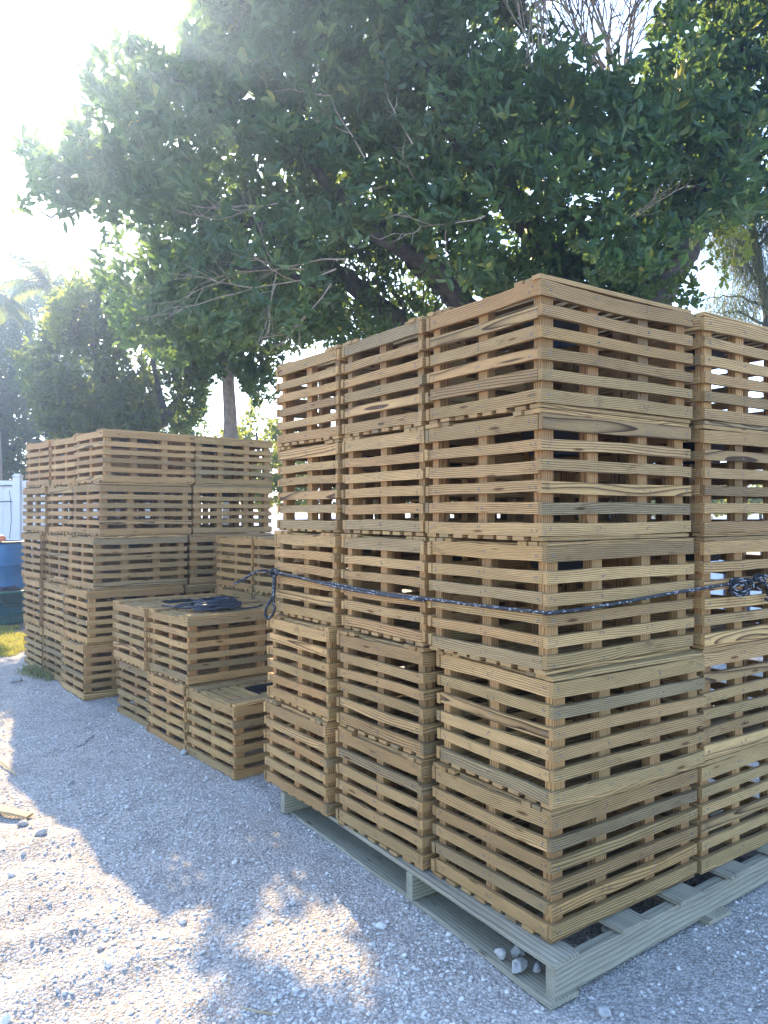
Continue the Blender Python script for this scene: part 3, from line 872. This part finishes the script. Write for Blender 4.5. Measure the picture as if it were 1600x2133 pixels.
def in_poly(x, y, poly):
    r = np.zeros(len(x), bool); j = len(poly) - 1
    for i in range(len(poly)):
        xi, yi = poly[i]; xj, yj = poly[j]
        c = ((yi > y) != (yj > y)) & (x < (xj - xi) * (y - yi) / (yj - yi + 1e-9) + xi)
        r ^= c; j = i
    return r

# openings in the canopy along the sun's direction: where they lie on the ground (x, y, rx, ry, chance of a leaf being absent)
SUN_GAPS = [(-0.30, 2.78, 0.24, 0.26, 1.0), (-0.62, 2.45, 0.22, 0.16, 1.0), (-0.15, 2.55, .13, .15, 1.0), (-0.54, 3.30, .10, .09, 1.0), (-0.46, 3.42, .08, .08, 1.0), (-0.72, 2.86, .10, .08, 1), (-0.62, 2.98, .08, .08, 1)]
def sunlit_gap(W, rg):
    gx_ = W[:, 0] - sdir.x / sdir.z * W[:, 2]; gy_ = W[:, 1] - sdir.y / sdir.z * W[:, 2]
    keep = np.ones(len(W), bool)
    for (cx_, cy_, rx_, ry_, pr) in SUN_GAPS:
        keep &= (((gx_ - cx_) / rx_) ** 2 + ((gy_ - cy_) / ry_) ** 2 > 1) | (rg.uniform(0, 1, len(W)) > pr)
    # the open yard to the left stays in the sun
    keep &= ~((gx_ < -0.62 - (gy_ - 2.5) * .75) & (gy_ > 0.6) & (gx_ > -4.5))
    return keep

def crown_points(poly, Y0, Y1, n, Yref, nscale, thr, seed, holes=()):
    """points through the volume whose outline (seen at the reference distance) is the polygon; noise leaves gaps"""
    rg = np.random.default_rng(seed)
    P = np.array(poly, float); lo = P.min(0); hi = P.max(0)
    out = []
    got = 0
    while got < n:
        m = n * 3
        x = rg.uniform(lo[0], hi[0], m); y = rg.uniform(lo[1], hi[1], m); Y = rg.uniform(Y0, Y1, m)
        k = in_poly(x, y, poly)
        x, y, Y = x[k], y[k], Y[k]
        keep = np.ones(len(x), bool)
        for (hx, hy, hr, hq, pr) in holes:
            d = ((x - hx) / hr) ** 2 + ((y - hy) / hq) ** 2
            keep &= (d > 1) | (rg.uniform(0, 1, len(x)) > pr)
        x, y, Y = x[keep], y[keep], Y[keep]
        W = np.stack([(x - 800) / FPX * Yref, Y, H_EYE - (y - 1066.5) / FPX * Yref], 1)
        W[:, 0] *= 1 + (Y - Yref) / Yref * .8; W[:, 2] = H_EYE + (W[:, 2] - H_EYE) * (1 + (Y - Yref) / Yref * .8)
        nz = vnoise(W, nscale, seed) * .65 + vnoise(W, nscale * 2.7, seed + 1) * .35
        k = (nz > thr + rg.uniform(-.05, .05, len(nz))) & sunlit_gap(W, rg)
        W = W[k]; out.append(W); got += len(W)
    return np.concatenate(out)[:n]

def limb(mb, pts, r0, r1, sides=10, n=5, wob=0.02):
    P = smooth_path(pts, n)
    k = len(P)
    rad = [r0 + (r1 - r0) * (i / (k - 1)) ** .9 for i in range(k)]
    P = [p + np.array((random.uniform(-wob, wob), random.uniform(-wob, wob), random.uniform(-wob, wob))) * (0 if i in (0,) else 1) for i, p in enumerate(P)]
    mb.tube(P, rad, sides)
    return P
def A(px, py, Y): return np.array(at(px, py, Y))

def twiggy(mb, start, direction, length, r, depth, up=0.0, droop=0.0, spreadf=.6):
    """a bare branching twig"""
    d = np.array(direction, float); d /= np.linalg.norm(d)
    p = np.array(start, float); pts = [p]
    n = 5
    for i in range(n):
        d = d + np.array([random.gauss(0, .13) for _ in range(3)]) + np.array((0, 0, up - droop * i * .1)); d /= np.linalg.norm(d)
        p = p + d * length / n; pts.append(p)
        if depth > 0 and i > 0 and random.random() < .85:
            dd = d + np.array([random.gauss(0, spreadf) for _ in range(3)])
            twiggy(mb, p, dd, length * random.uniform(.45, .75), r * .6, depth - 1, up, droop, spreadf)
    mb.tube(pts, [r * (1 - .7 * i / n) for i in range(n + 1)], 5, cap=False)

# --- the big spreading tree ------------------------------------------------
big = empty("spreading_tree", (2.3, 8.8, float(g_base(8.8))))
tag(big, "huge dark green spreading tree filling the sky behind the front pile", "tree")
binv = -np.array(big.location)
base = np.array((2.35, 8.8, .0))
mb = MB()
def L_(pts, r0, r1, sides=12): limb(mb, [np.array(p) + binv for p in pts], r0, r1, sides)
L_([base, base + (-.1, 0, .9), A(1210, 760, 8.7)], .42, .30, 14)
L_([base + (.25, .1, 0), A(1290, 780, 8.8), A(1335, 620, 8.7), A(1345, 545, 8.5), A(1320, 430, 8.2), A(1310, 300, 7.9), A(1290, 190, 7.5)], .30, .05, 12)
L_([base + (.4, 0, 0), A(1330, 740, 8.6), A(1385, 580, 8.3), A(1440, 480, 8.1), A(1500, 330, 7.9), A(1535, 150, 7.8), A(1540, -120, 7.6)], .24, .12, 12)
L_([base + (-.2, 0, .3), A(1100, 760, 8.6), A(985, 655, 8.4), A(920, 580, 8.2), A(850, 525, 7.9), A(790, 490, 7.6), A(700, 400, 7.2), A(600, 280, 6.9)], .18, .035, 12)
L_([base + (-.3, .2, .2), A(1000, 790, 8.9), A(870, 690, 8.8), A(790, 640, 8.6), A(715, 575, 8.4), A(640, 530, 8.1), A(540, 470, 7.8), A(420, 420, 7.6), A(300, 390, 7.4)], .18, .03, 12)
L_([A(1210, 760, 8.7), A(1160, 600, 8.4), A(1090, 450, 8.0), A(990, 330, 7.6), A(900, 180, 7.2), A(860, 0, 6.9)], .22, .05, 12)
L_([A(920, 580, 8.2), A(870, 560, 8.2), A(830, 500, 8.1), A(720, 430, 7.9), A(600, 400, 7.7)], .09, .03, 8)
L_([A(715, 575, 8.4), A(650, 590, 8.0), A(560, 560, 7.6), A(470, 555, 7.3)], .06, .02, 8)
L_([A(870, 690, 8.8), A(840, 640, 8.7), A(800, 570, 8.5), A(770, 500, 8.3)], .045, .012, 6)
L_([A(905, 680, 8.8), A(880, 640, 8.8), A(862, 605, 8.8)], .04, .02, 6)
L_([A(985, 655, 8.4), A(940, 640, 8.3), A(905, 600, 8.2), A(880, 560, 8.2)], .04, .012, 6)
L_([A(300, 390, 7.4), A(200, 360, 7.5), A(110, 330, 7.6), A(50, 310, 7.6)], .03, .008, 6)
L_([A(300, 390, 7.4), A(210, 420, 7.5), A(120, 450, 7.6), A(70, 440, 7.6)], .025, .008, 6)
L_([A(600, 280, 6.9), A(450, 200, 7.0), A(300, 140, 7.2)], .04, .01, 6)
L_([A(860, 0, 6.9), A(700, -60, 6.9), A(520, 0, 7.0)], .05, .01, 6)
mb.build('trunk', M_bark, big, smooth=True)
random.seed(5)
for (p, d, l, dr) in ((A(720, 540, 6.6), (-.9, -.1, -.15), 1.0, .05), (A(700, 560, 6.6), (-.8, -.1, -.35), .9, .04), (A(690, 590, 6.6), (-.5, 0, -.8), .7, .0), (A(640, 560, 6.5), (-1, 0, -.1), .8, -.2),
                      (A(760, 330, 6.5), (-.4, 0, .6), .6, -.1), (A(860, 300, 6.4), (-.3, 0, .8), .6, -.1), (A(1010, 450, 6.5), (-.6, -.1, -.1), .6, -.3), (A(960, 380, 6.5), (-.8, 0, .1), .5, -.2),
                      (A(1240, 480, 6.6), (.7, 0, .2), .6, -.2), (A(600, 420, 6.5), (-.8, 0, -.2), .6, -.2)):
    mb = MB(); twiggy(mb, p + binv, d, l, .008, 2, 0, dr, .35); mb.build('bare_branch', M_twig, big, smooth=True)
for (p, d, l) in ((A(800, 680, 8.7), (-.3, 0, 1), 1.0), (A(880, 690, 8.9), (.1, 0, 1), 1.1), (A(930, 680, 8.8), (-.5, 0, 1), 1.0), (A(760, 640, 8.6), (.2, 0, 1), .9), (A(850, 700, 8.8), (-.7, 0, .8), 1.1), (A(900, 660, 8.5), (.3, 0, 1), .8)):
    mb = MB(); twiggy(mb, p + binv, d, l, .014, 2, 0, 0, .45); mb.build('bare_branch', M_bark, big, smooth=True)
for k in range(20):
    x = 1285 + random.uniform(-30, 25); 
    mb = MB(); twiggy(mb, A(x, 195, 7.4) + binv, (random.uniform(-.75, .4), random.uniform(-.2, .2), 1), random.uniform(.8, 1.5), random.uniform(.008, .02), 2, .05, 0, .3); mb.build('bare_branch', M_bark_pale, big, smooth=True)
for k in range(10):
    x = 1110 + random.uniform(-30, 60)
    mb = MB(); twiggy(mb, A(x, 140, 7.2) + binv, (random.uniform(-.5, .2), random.uniform(-.2, .2), 1), random.uniform(.6, 1.0), random.uniform(.006, .012), 2, .05, 0, .3); mb.build('bare_branch', M_bark_pale, big, smooth=True)

polyA = [(430, -420), (415, -60), (405, 40), (440, 60), (372, 70), (385, 130), (330, 125), (262, 102), (245, 150), (180, 178), (205, 230), (195, 262), (150, 255), (160, 300), (105, 320),
         (60, 285), (38, 300), (55, 335), (110, 360), (60, 370), (48, 410), (60, 450), (130, 440), (118, 470), (140, 490), (170, 540), (190, 590), (215, 660), (270, 720), (350, 760), (440, 740), (560, 715), (690, 660), (700, 590), (770, 540), (850, 540),
         (900, 590), (960, 610), (1060, 600), (1240, 590), (1330, 590), (1380, 560), (1470, 500), (1490, 470), (1600, 450), (1800, 430), (1800, -420)]
holes = ((1440, 590, 50, 60, .9), (1260, 50, 110, 125, .985), (1140, 50, 60, 80, .85), (1000, 90, 60, 50, .4), (1400, 60, 90, 60, .5), (780, 570, 110, 70, .9), (860, 520, 110, 50, .6), (900, 600, 60, 60, .8), (1560, 120, 50, 120, .5), (250, 290, 60, 60, .35), (1420, 560, 60, 60, .6),
         (1050, 470, 90, 60, .35), (600, 640, 120, 60, .25))
PA = crown_points(polyA, 6.3, 9.4, 12500, 7.6, 1.6, .43, 31, holes)
leaves(PA + binv, 9, .125, .054, .55, 'crown', M_leaf, big, seed=1)

PC = crown_points([(640, 560), (700, 500), (880, 480), (1000, 590), (1100, 600), (1100, 690), (960, 700), (860, 740), (700, 720), (620, 690)], 7.8, 9.6, 620, 8.6, 3.0, .50, 35)
leaves(PC + binv, 8, .10, .046, .6, 'low_crown', M_leaf, big, seed=8)
PD = crown_points([(1080, 540), (1330, 540), (1360, 640), (1300, 760), (1080, 760)], 7.8, 9.6, 700, 8.6, 2.4, .42, 36)
leaves(PD + binv, 8, .10, .046, .6, 'low_crown', M_leaf, big, seed=9)
# hanging outer sprays at right, below the crown
PB = crown_points([(1370, 560), (1440, 560), (1470, 600), (1450, 650), (1400, 640), (1370, 600)], 7.2, 7.8, 46, 7.5, 2, .3, 33)
leaves(PB + binv, 6, .07, .04, .6, 'drooping_sprays', M_leaf_small, big, seed=2)

PE = crown_points([(1462, 485), (1530, 465), (1580, 500), (1570, 570), (1500, 600), (1475, 560)], 7.3, 7.9, 34, 7.6, 2, .3, 37)
leaves(PE + binv, 6, .075, .042, .6, 'sunny_leaves', M_leaf_sunny, big, seed=12)  # bright cluster: sunny yellow-green is put into the leaf colour
# --- tree with the slim trunk --------------------------------------------------
def tree(name, label, basep, trunks, poly, Y0, Y1, n, Yref, ll, lw, mat, per=8, thr=.45, seed=50, group=None, nscale=1.2, bark=None, holes=()):
    t = empty(name, basep); tag(t, label, "tree", group)
    iv = -np.array(basep, float)
    mb = MB()
    for pts, r0, r1 in trunks: limb(mb, [np.array(p) + iv for p in pts], r0, r1, 9, wob=.012)
    mb.build('trunk', bark or M_bark, t, smooth=True)
    C = crown_points(poly, Y0, Y1, n, Yref, nscale, thr, seed, holes) + iv
    leaves(C, per, ll, lw, .6, 'crown', mat, t, seed=seed)
    return t
def G(x, y): return np.array((x, y, float(g_base(y))))
b1 = G(-2.35, 11.4)
tree("slim_tree", "leafy tree with a slim straight pale trunk behind the rear pile", b1,
     [([b1, A(483, 1000, 11.4), A(480, 880, 11.4), A(475, 760, 11.4), A(470, 660, 11.2), A(500, 580, 11)], .13, .06),
      ([A(475, 760, 11.4), A(430, 700, 11.2), A(380, 640, 11)], .06, .02), ([A(474, 740, 11.4), A(520, 700, 11.2), A(600, 640, 11)], .06, .02)],
     [(380, 560), (560, 560), (720, 610), (720, 700), (600, 740), (565, 775), (590, 830), (530, 850), (500, 790), (460, 780), (440, 800), (410, 760), (360, 680)], 10.2, 12.2, 1500, 11.2, .10, .05, M_leaf_small, thr=.42, seed=61, bark=M_bark_pale,
     holes=((650, 730, 60, 40, .6), (560, 840, 40, 60, .6)))
b2 = G(-4.6, 12.2)
tree("leaning_tree", "yellow-green tree with a leaning trunk behind the rear pile's near corner", b2,
     [([b2, A(300, 930, 12.2), A(345, 870, 12.2), A(385, 810, 12.2), A(430, 700, 12)], .14, .04), ([A(300, 930, 12.2), A(250, 850, 12.2), A(200, 740, 12), A(180, 650, 12)], .10, .03),
      ([A(345, 870, 12.2), A(320, 760, 12.2), A(300, 650, 12)], .06, .02)],
     [(40, 790), (30, 740), (85, 720), (70, 680), (118, 665), (100, 620), (140, 610), (165, 572), (200, 590), (240, 560), (270, 600), (330, 570), (440, 600), (480, 680), (430, 760), (425, 860), (380, 905), (330, 880), (300, 930), (180, 930), (90, 900), (60, 830)], 11.4, 13.4, 3100, 12, .115, .058, M_leaf_mid, nscale=2.0, thr=.50, seed=71,
     holes=((290, 770, 60, 40, .5), (230, 650, 60, 30, .6), (370, 830, 50, 40, .5)))
lt = bpy.data.objects['leaning_tree']
PY = crown_points([(95, 690), (108, 640), (150, 592), (190, 575), (200, 610), (145, 650), (118, 715)], 10.9, 11.5, 95, 11.2, 2, .3, 73) - np.array(lt.location)
leaves(PY, 8, .11, .055, .6, 'sunny_leaves', M_leaf_sunny, lt, seed=74)  # sun-caught leaves; their lit yellow is painted in the colour
b3 = G(-11.0, 22)
tree("dense_tree", "dense blue-green tree rising above the white fence at the left edge", b3,
     [([b3, A(0, 960, 22), A(10, 850, 22), A(30, 740, 21.6)], .26, .08), ([A(0, 960, 22), A(100, 860, 21.6), A(150, 760, 21.2)], .16, .05)],
     [(-160, 600), (-80, 590), (0, 600), (60, 590), (110, 640), (190, 700), (250, 780), (300, 870), (300, 960), (240, 1040), (60, 1060), (-160, 1060)], 20, 24, 8500, 22, .13, .065, M_leaf_small, thr=.38, seed=81)
b3b = G(-3.9, 15.5)
tree("dense_tree", "dark low bushy tree showing between the leaning trunk and the rear pile", b3b,
     [([b3b, A(390, 940, 15.5), A(400, 850, 15.3)], .12, .04)],
     [(180, 850), (260, 830), (340, 850), (420, 870), (440, 920), (420, 1000), (180, 1020)], 14.6, 16.4, 1100, 15.5, .10, .05, M_leaf_small, thr=.38, seed=85)
b4 = G(-2.4, 15.5)
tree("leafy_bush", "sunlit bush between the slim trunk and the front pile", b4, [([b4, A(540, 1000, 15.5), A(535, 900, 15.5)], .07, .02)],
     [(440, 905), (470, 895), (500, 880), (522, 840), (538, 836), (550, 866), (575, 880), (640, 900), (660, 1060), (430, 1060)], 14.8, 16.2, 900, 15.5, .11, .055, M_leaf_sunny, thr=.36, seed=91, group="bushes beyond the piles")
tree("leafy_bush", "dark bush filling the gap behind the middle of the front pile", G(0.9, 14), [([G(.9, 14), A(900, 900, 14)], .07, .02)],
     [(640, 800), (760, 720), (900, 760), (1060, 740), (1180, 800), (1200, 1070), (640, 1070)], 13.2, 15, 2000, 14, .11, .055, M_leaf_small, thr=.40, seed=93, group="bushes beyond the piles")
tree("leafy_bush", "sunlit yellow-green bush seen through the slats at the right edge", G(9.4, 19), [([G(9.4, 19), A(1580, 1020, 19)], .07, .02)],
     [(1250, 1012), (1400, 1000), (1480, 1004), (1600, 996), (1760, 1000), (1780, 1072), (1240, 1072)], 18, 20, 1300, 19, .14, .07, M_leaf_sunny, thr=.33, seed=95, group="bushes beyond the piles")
# --- casuarina at the right ---------------------------------------------------
b5 = np.array(at(1606, 1100, 9.6)); b5[2] = .08
cas = empty("casuarina_tree", b5); tag(cas, "wispy needle-leaved tree with a thin dark trunk at the right edge", "tree")
mb = MB(); iv = -b5
limb(mb, [b5 + iv, A(1606, 800, 9.6) + iv, A(1600, 680, 9.6) + iv, A(1592, 600, 9.6) + iv, A(1570, 500, 9.6) + iv, A(1560, 380, 9.6) + iv], .08, .04, 9)
br = []
for (p, q) in (((1592, 600), (1500, 500)), ((1570, 500), (1490, 440)), ((1585, 560), (1520, 530)), ((1565, 450), (1640, 400)), ((1575, 500), (1620, 470)), ((1590, 590), (1650, 540)), ((1596, 640), (1470, 620)), ((1580, 540), (1480, 480)), ((1600, 680), (1490, 650)), ((1575, 520), (1680, 440)), ((1597, 650), (1700, 600)), ((1568, 480), (1500, 400)), ((1597, 650), (1560, 560))):
    P = limb(mb, [A(*p, 9.6) + iv, A((p[0] + q[0]) / 2, (p[1] + q[1]) / 2 - 12, 9.5) + iv, A(*q, 9.3) + iv], .022, .005, 6)
    br += P[2:]
mb.build('trunk', M_bark, cas, smooth=True)
rg = np.random.default_rng(3)
br = np.array(br); n = 9000
c = br[rg.integers(0, len(br), n)] + rg.normal(size=(n, 3)) * .12
d = rg.normal(size=(n, 3)) * .5 + np.array((0, 0, -.75)); d /= np.linalg.norm(d, axis=1)[:, None]
L = rg.uniform(.10, .26, n)[:, None]; s_ = np.cross(d, rg.normal(size=(n, 3))); s_ /= np.linalg.norm(s_, axis=1)[:, None]
m2 = c + d * L * .5 + rg.normal(size=(n, 3)) * .015
e = m2 + (d * .8 + np.array((0, 0, -.5))) * L * .5
V = np.stack([c - s_ * .0022, c + s_ * .0022, m2 + s_ * .0026, m2 - s_ * .0026, e + s_ * .0008, e - s_ * .0008], 1).reshape(-1, 3)
b_ = (np.arange(n) * 6)[:, None]
Fq = np.concatenate([b_ + np.array([[0, 1, 2, 3]]), b_ + np.array([[3, 2, 4, 5]])], 0)
link('crown', mesh_np('crown', V, Fq, M_needle, attrs={'tint': ('FLOAT', np.repeat(rg.uniform(0, .9, n), 6))}), cas)

# --- palms ---------------------------------------------------------------------
def palm(label, head, gy, nf, fl, seed, hang=1.0):
    rg2 = random.Random(seed)
    b = np.array((head[0] + .25, gy, float(g_base(gy))))
    t = empty("palm_tree", b); tag(t, label, "palm", "palms behind the left trees")
    iv = -b
    mb = MB(); limb(mb, [b + iv, (b * .5 + head * .5) + iv + (.06, 0, 0), head + iv], .15, .09, 10, wob=.005); mb.build('trunk', M_bark_pale, t, smooth=True)
    for k in range(nf):
        az = 2 * math.pi * k / nf + rg2.uniform(-.2, .2); el = rg2.uniform(.1, 1.2)
        d = np.array((math.cos(az) * math.cos(el), math.sin(az) * math.cos(el), math.sin(el)))
        p = head + iv; pts = [p]
        for i in range(12):
            d = d + np.array((0, 0, -.13 * hang)); d /= np.linalg.norm(d)
            p = p + d * fl / 12; pts.append(p)
        fr = MB(); fr.tube(pts, [.018 * (1 - i / 14) for i in range(13)], 5, cap=False)
        V = []; F = []
        pp = smooth_path(pts, 4)
        for i in range(3, len(pp) - 1):
            dd = pp[i + 1] - pp[i]; dd /= np.linalg.norm(dd)
            sd = np.cross(dd, (0, 0, 1)); sd /= np.linalg.norm(sd) + 1e-6
            ll = fl * .26 * math.sin(math.pi * (i / len(pp)) ** .8 * .93 + .15)
            for s in (-1, 1):
                q = pp[i]; e = q + sd * s * ll * .8 + dd * ll * .5 + np.array((0, 0, -ll * rg2.uniform(.25, .6)))
                m = (q + e) / 2 + np.array((0, 0, ll * .08))
                o = len(V); w = dd * .016
                V += [q - w, q + w, m + w, m - w, e, e - w * .3]; F += [(o, o + 1, o + 2, o + 3), (o + 3, o + 2, o + 4, o + 5)]
        fr.add(V, F, m=0)
        fr.build('frond', M_palm, t)
palm("palm with arching fronds rising behind the left trees", A(105, 600, 16.5), 16.5, 22, 1.25, 4)
palm("palm with hanging fronds cut by the left edge of the photo", A(-30, 625, 15.8), 15.8, 18, 1.1, 9, 1.5)

# --- wires ------------------------------------------------------------------
for (z0, z1, lab) in ((2.92, 3.10, "lower"), (3.22, 3.45, "upper")):
    mb = MB(); P = []
    for i in range(25):
        f = i / 24; x = -14 + 40 * f
        P.append((x, 22 + 4 * f, z0 + (z1 - z0) * f + .5 + .9 * (2 * f - 1) ** 2))
    mb.tube(P, .014, 5)
    tag(mb.build('overhead_wire', M_wire), f"{lab} thin overhead wire crossing the sky behind the trees", "wire")

# --- low pale panelled wall glimpsed through the slats ------------------------
pf = empty("panel_fence", (3.6, 8.4, float(g_base(8.4)))); pf.rotation_euler = (0, 0, R(4))
tag(pf, "low pale blue-white fence glimpsed between slats at the right edge", "fence")
for k in range(7):
    mb = MB(); mb.box((k * .26, 0, .50), (.225, .02, .86)); mb.build('panel', M_panel, pf)
    mb = MB(); mb.box((k * .26 + .13, 0, .48), (.03, .05, .95)); mb.build('post', M_iron, pf)

# ------------------------------------------------------------------ grass and weeds
def blades(n, xy, hmin, hmax, name, mat, label, cat, seed):
    rg = np.random.default_rng(seed)
    x, y = xy(rg, n); z = ground_h(x, y) - .004
    c = np.stack([x, y, z], 1); n = len(x)
    d = rg.normal(size=(n, 3)) * .42; d[:, 2] = 1; d /= np.linalg.norm(d, axis=1)[:, None]
    h = rg.uniform(hmin, hmax, n)[:, None]; s = np.cross(d, rg.normal(size=(n, 3))); s /= np.linalg.norm(s, axis=1)[:, None]
    w = .0028
    m_ = c + d * h * .55; e = c + d * h * .9 + np.stack([d[:, 0], d[:, 1], -np.abs(d[:, 0])], 1) * h * .4
    V = np.stack([c - s * w, c + s * w, m_ + s * w * .8, m_ - s * w * .8, e + s * .0005, e - s * .0005], 1).reshape(-1, 3)
    b = (np.arange(n) * 6)[:, None]
    Fq = np.concatenate([b + np.array([[0, 1, 2, 3]]), b + np.array([[3, 2, 4, 5]])], 0)
    o = link(name, mesh_np(name, V, Fq, mat, attrs={'tint': ('FLOAT', np.repeat(rg.uniform(0, .97, n), 6))}))
    return tag(o, label, cat, kind='stuff')
def patch(rg, n):
    x = rg.uniform(-6.4, -3.75, n); y = rg.uniform(7.35, 9.6, n)
    P = np.stack([x, y, x * 0], 1); k = (vnoise(P, 1.6, 77) + .4 * vnoise(P, 6, 78)) > .40 + np.clip(7.8 - y, 0, 1) * .5
    return x[k], y[k]
blades(40000, patch, .02, .075, 'grass', M_grass, "sunlit yellow-green grass patch at the left edge before the basket", "grass", 5)
def weeds(rg, n):
    f = rg.uniform(0, 1, n)
    x = -3.34 + f * .42 + rg.normal(size=n) * .03; y = 7.16 - f * .36 + rg.normal(size=n) * .06 - .02
    return x, y
blades(800, weeds, .02, .11, 'weeds', M_weed, "thin dry weeds growing at the foot of the rear pile's left face", "weeds", 6)
def field(rg, n):
    x = rg.uniform(-9, 16, n); y = rg.uniform(11.5, 30, n); return x, y
blades(30000, field, .04, .16, 'far_grass', M_grass, "rough sunlit grass in the field beyond the piles", "grass", 7)

# ------------------------------------------------------------------ haze volume added to stand in for the veiling glow of lens flare
mz = bpy.data.materials.new("flare_haze"); mz.use_nodes = True
nt = mz.node_tree
for n_ in list(nt.nodes): nt.nodes.remove(n_)
pv = nt.nodes.new("ShaderNodeVolumePrincipled"); ou = nt.nodes.new("ShaderNodeOutputMaterial")
pv.inputs['Color'].default_value = (0.38, 0.56, 1.0, 1)
pv.inputs['Density'].default_value = HAZE
pv.inputs['Anisotropy'].default_value = 0.76
nt.links.new(pv.outputs[0], ou.inputs['Volume'])
mb = MB(); mb.box((0, 80, 9.5), (320, 320, 21.0))
tag(mb.build('haze', mz), "thin haze added over the whole yard for a flare-like glow", "haze", kind='stuff')
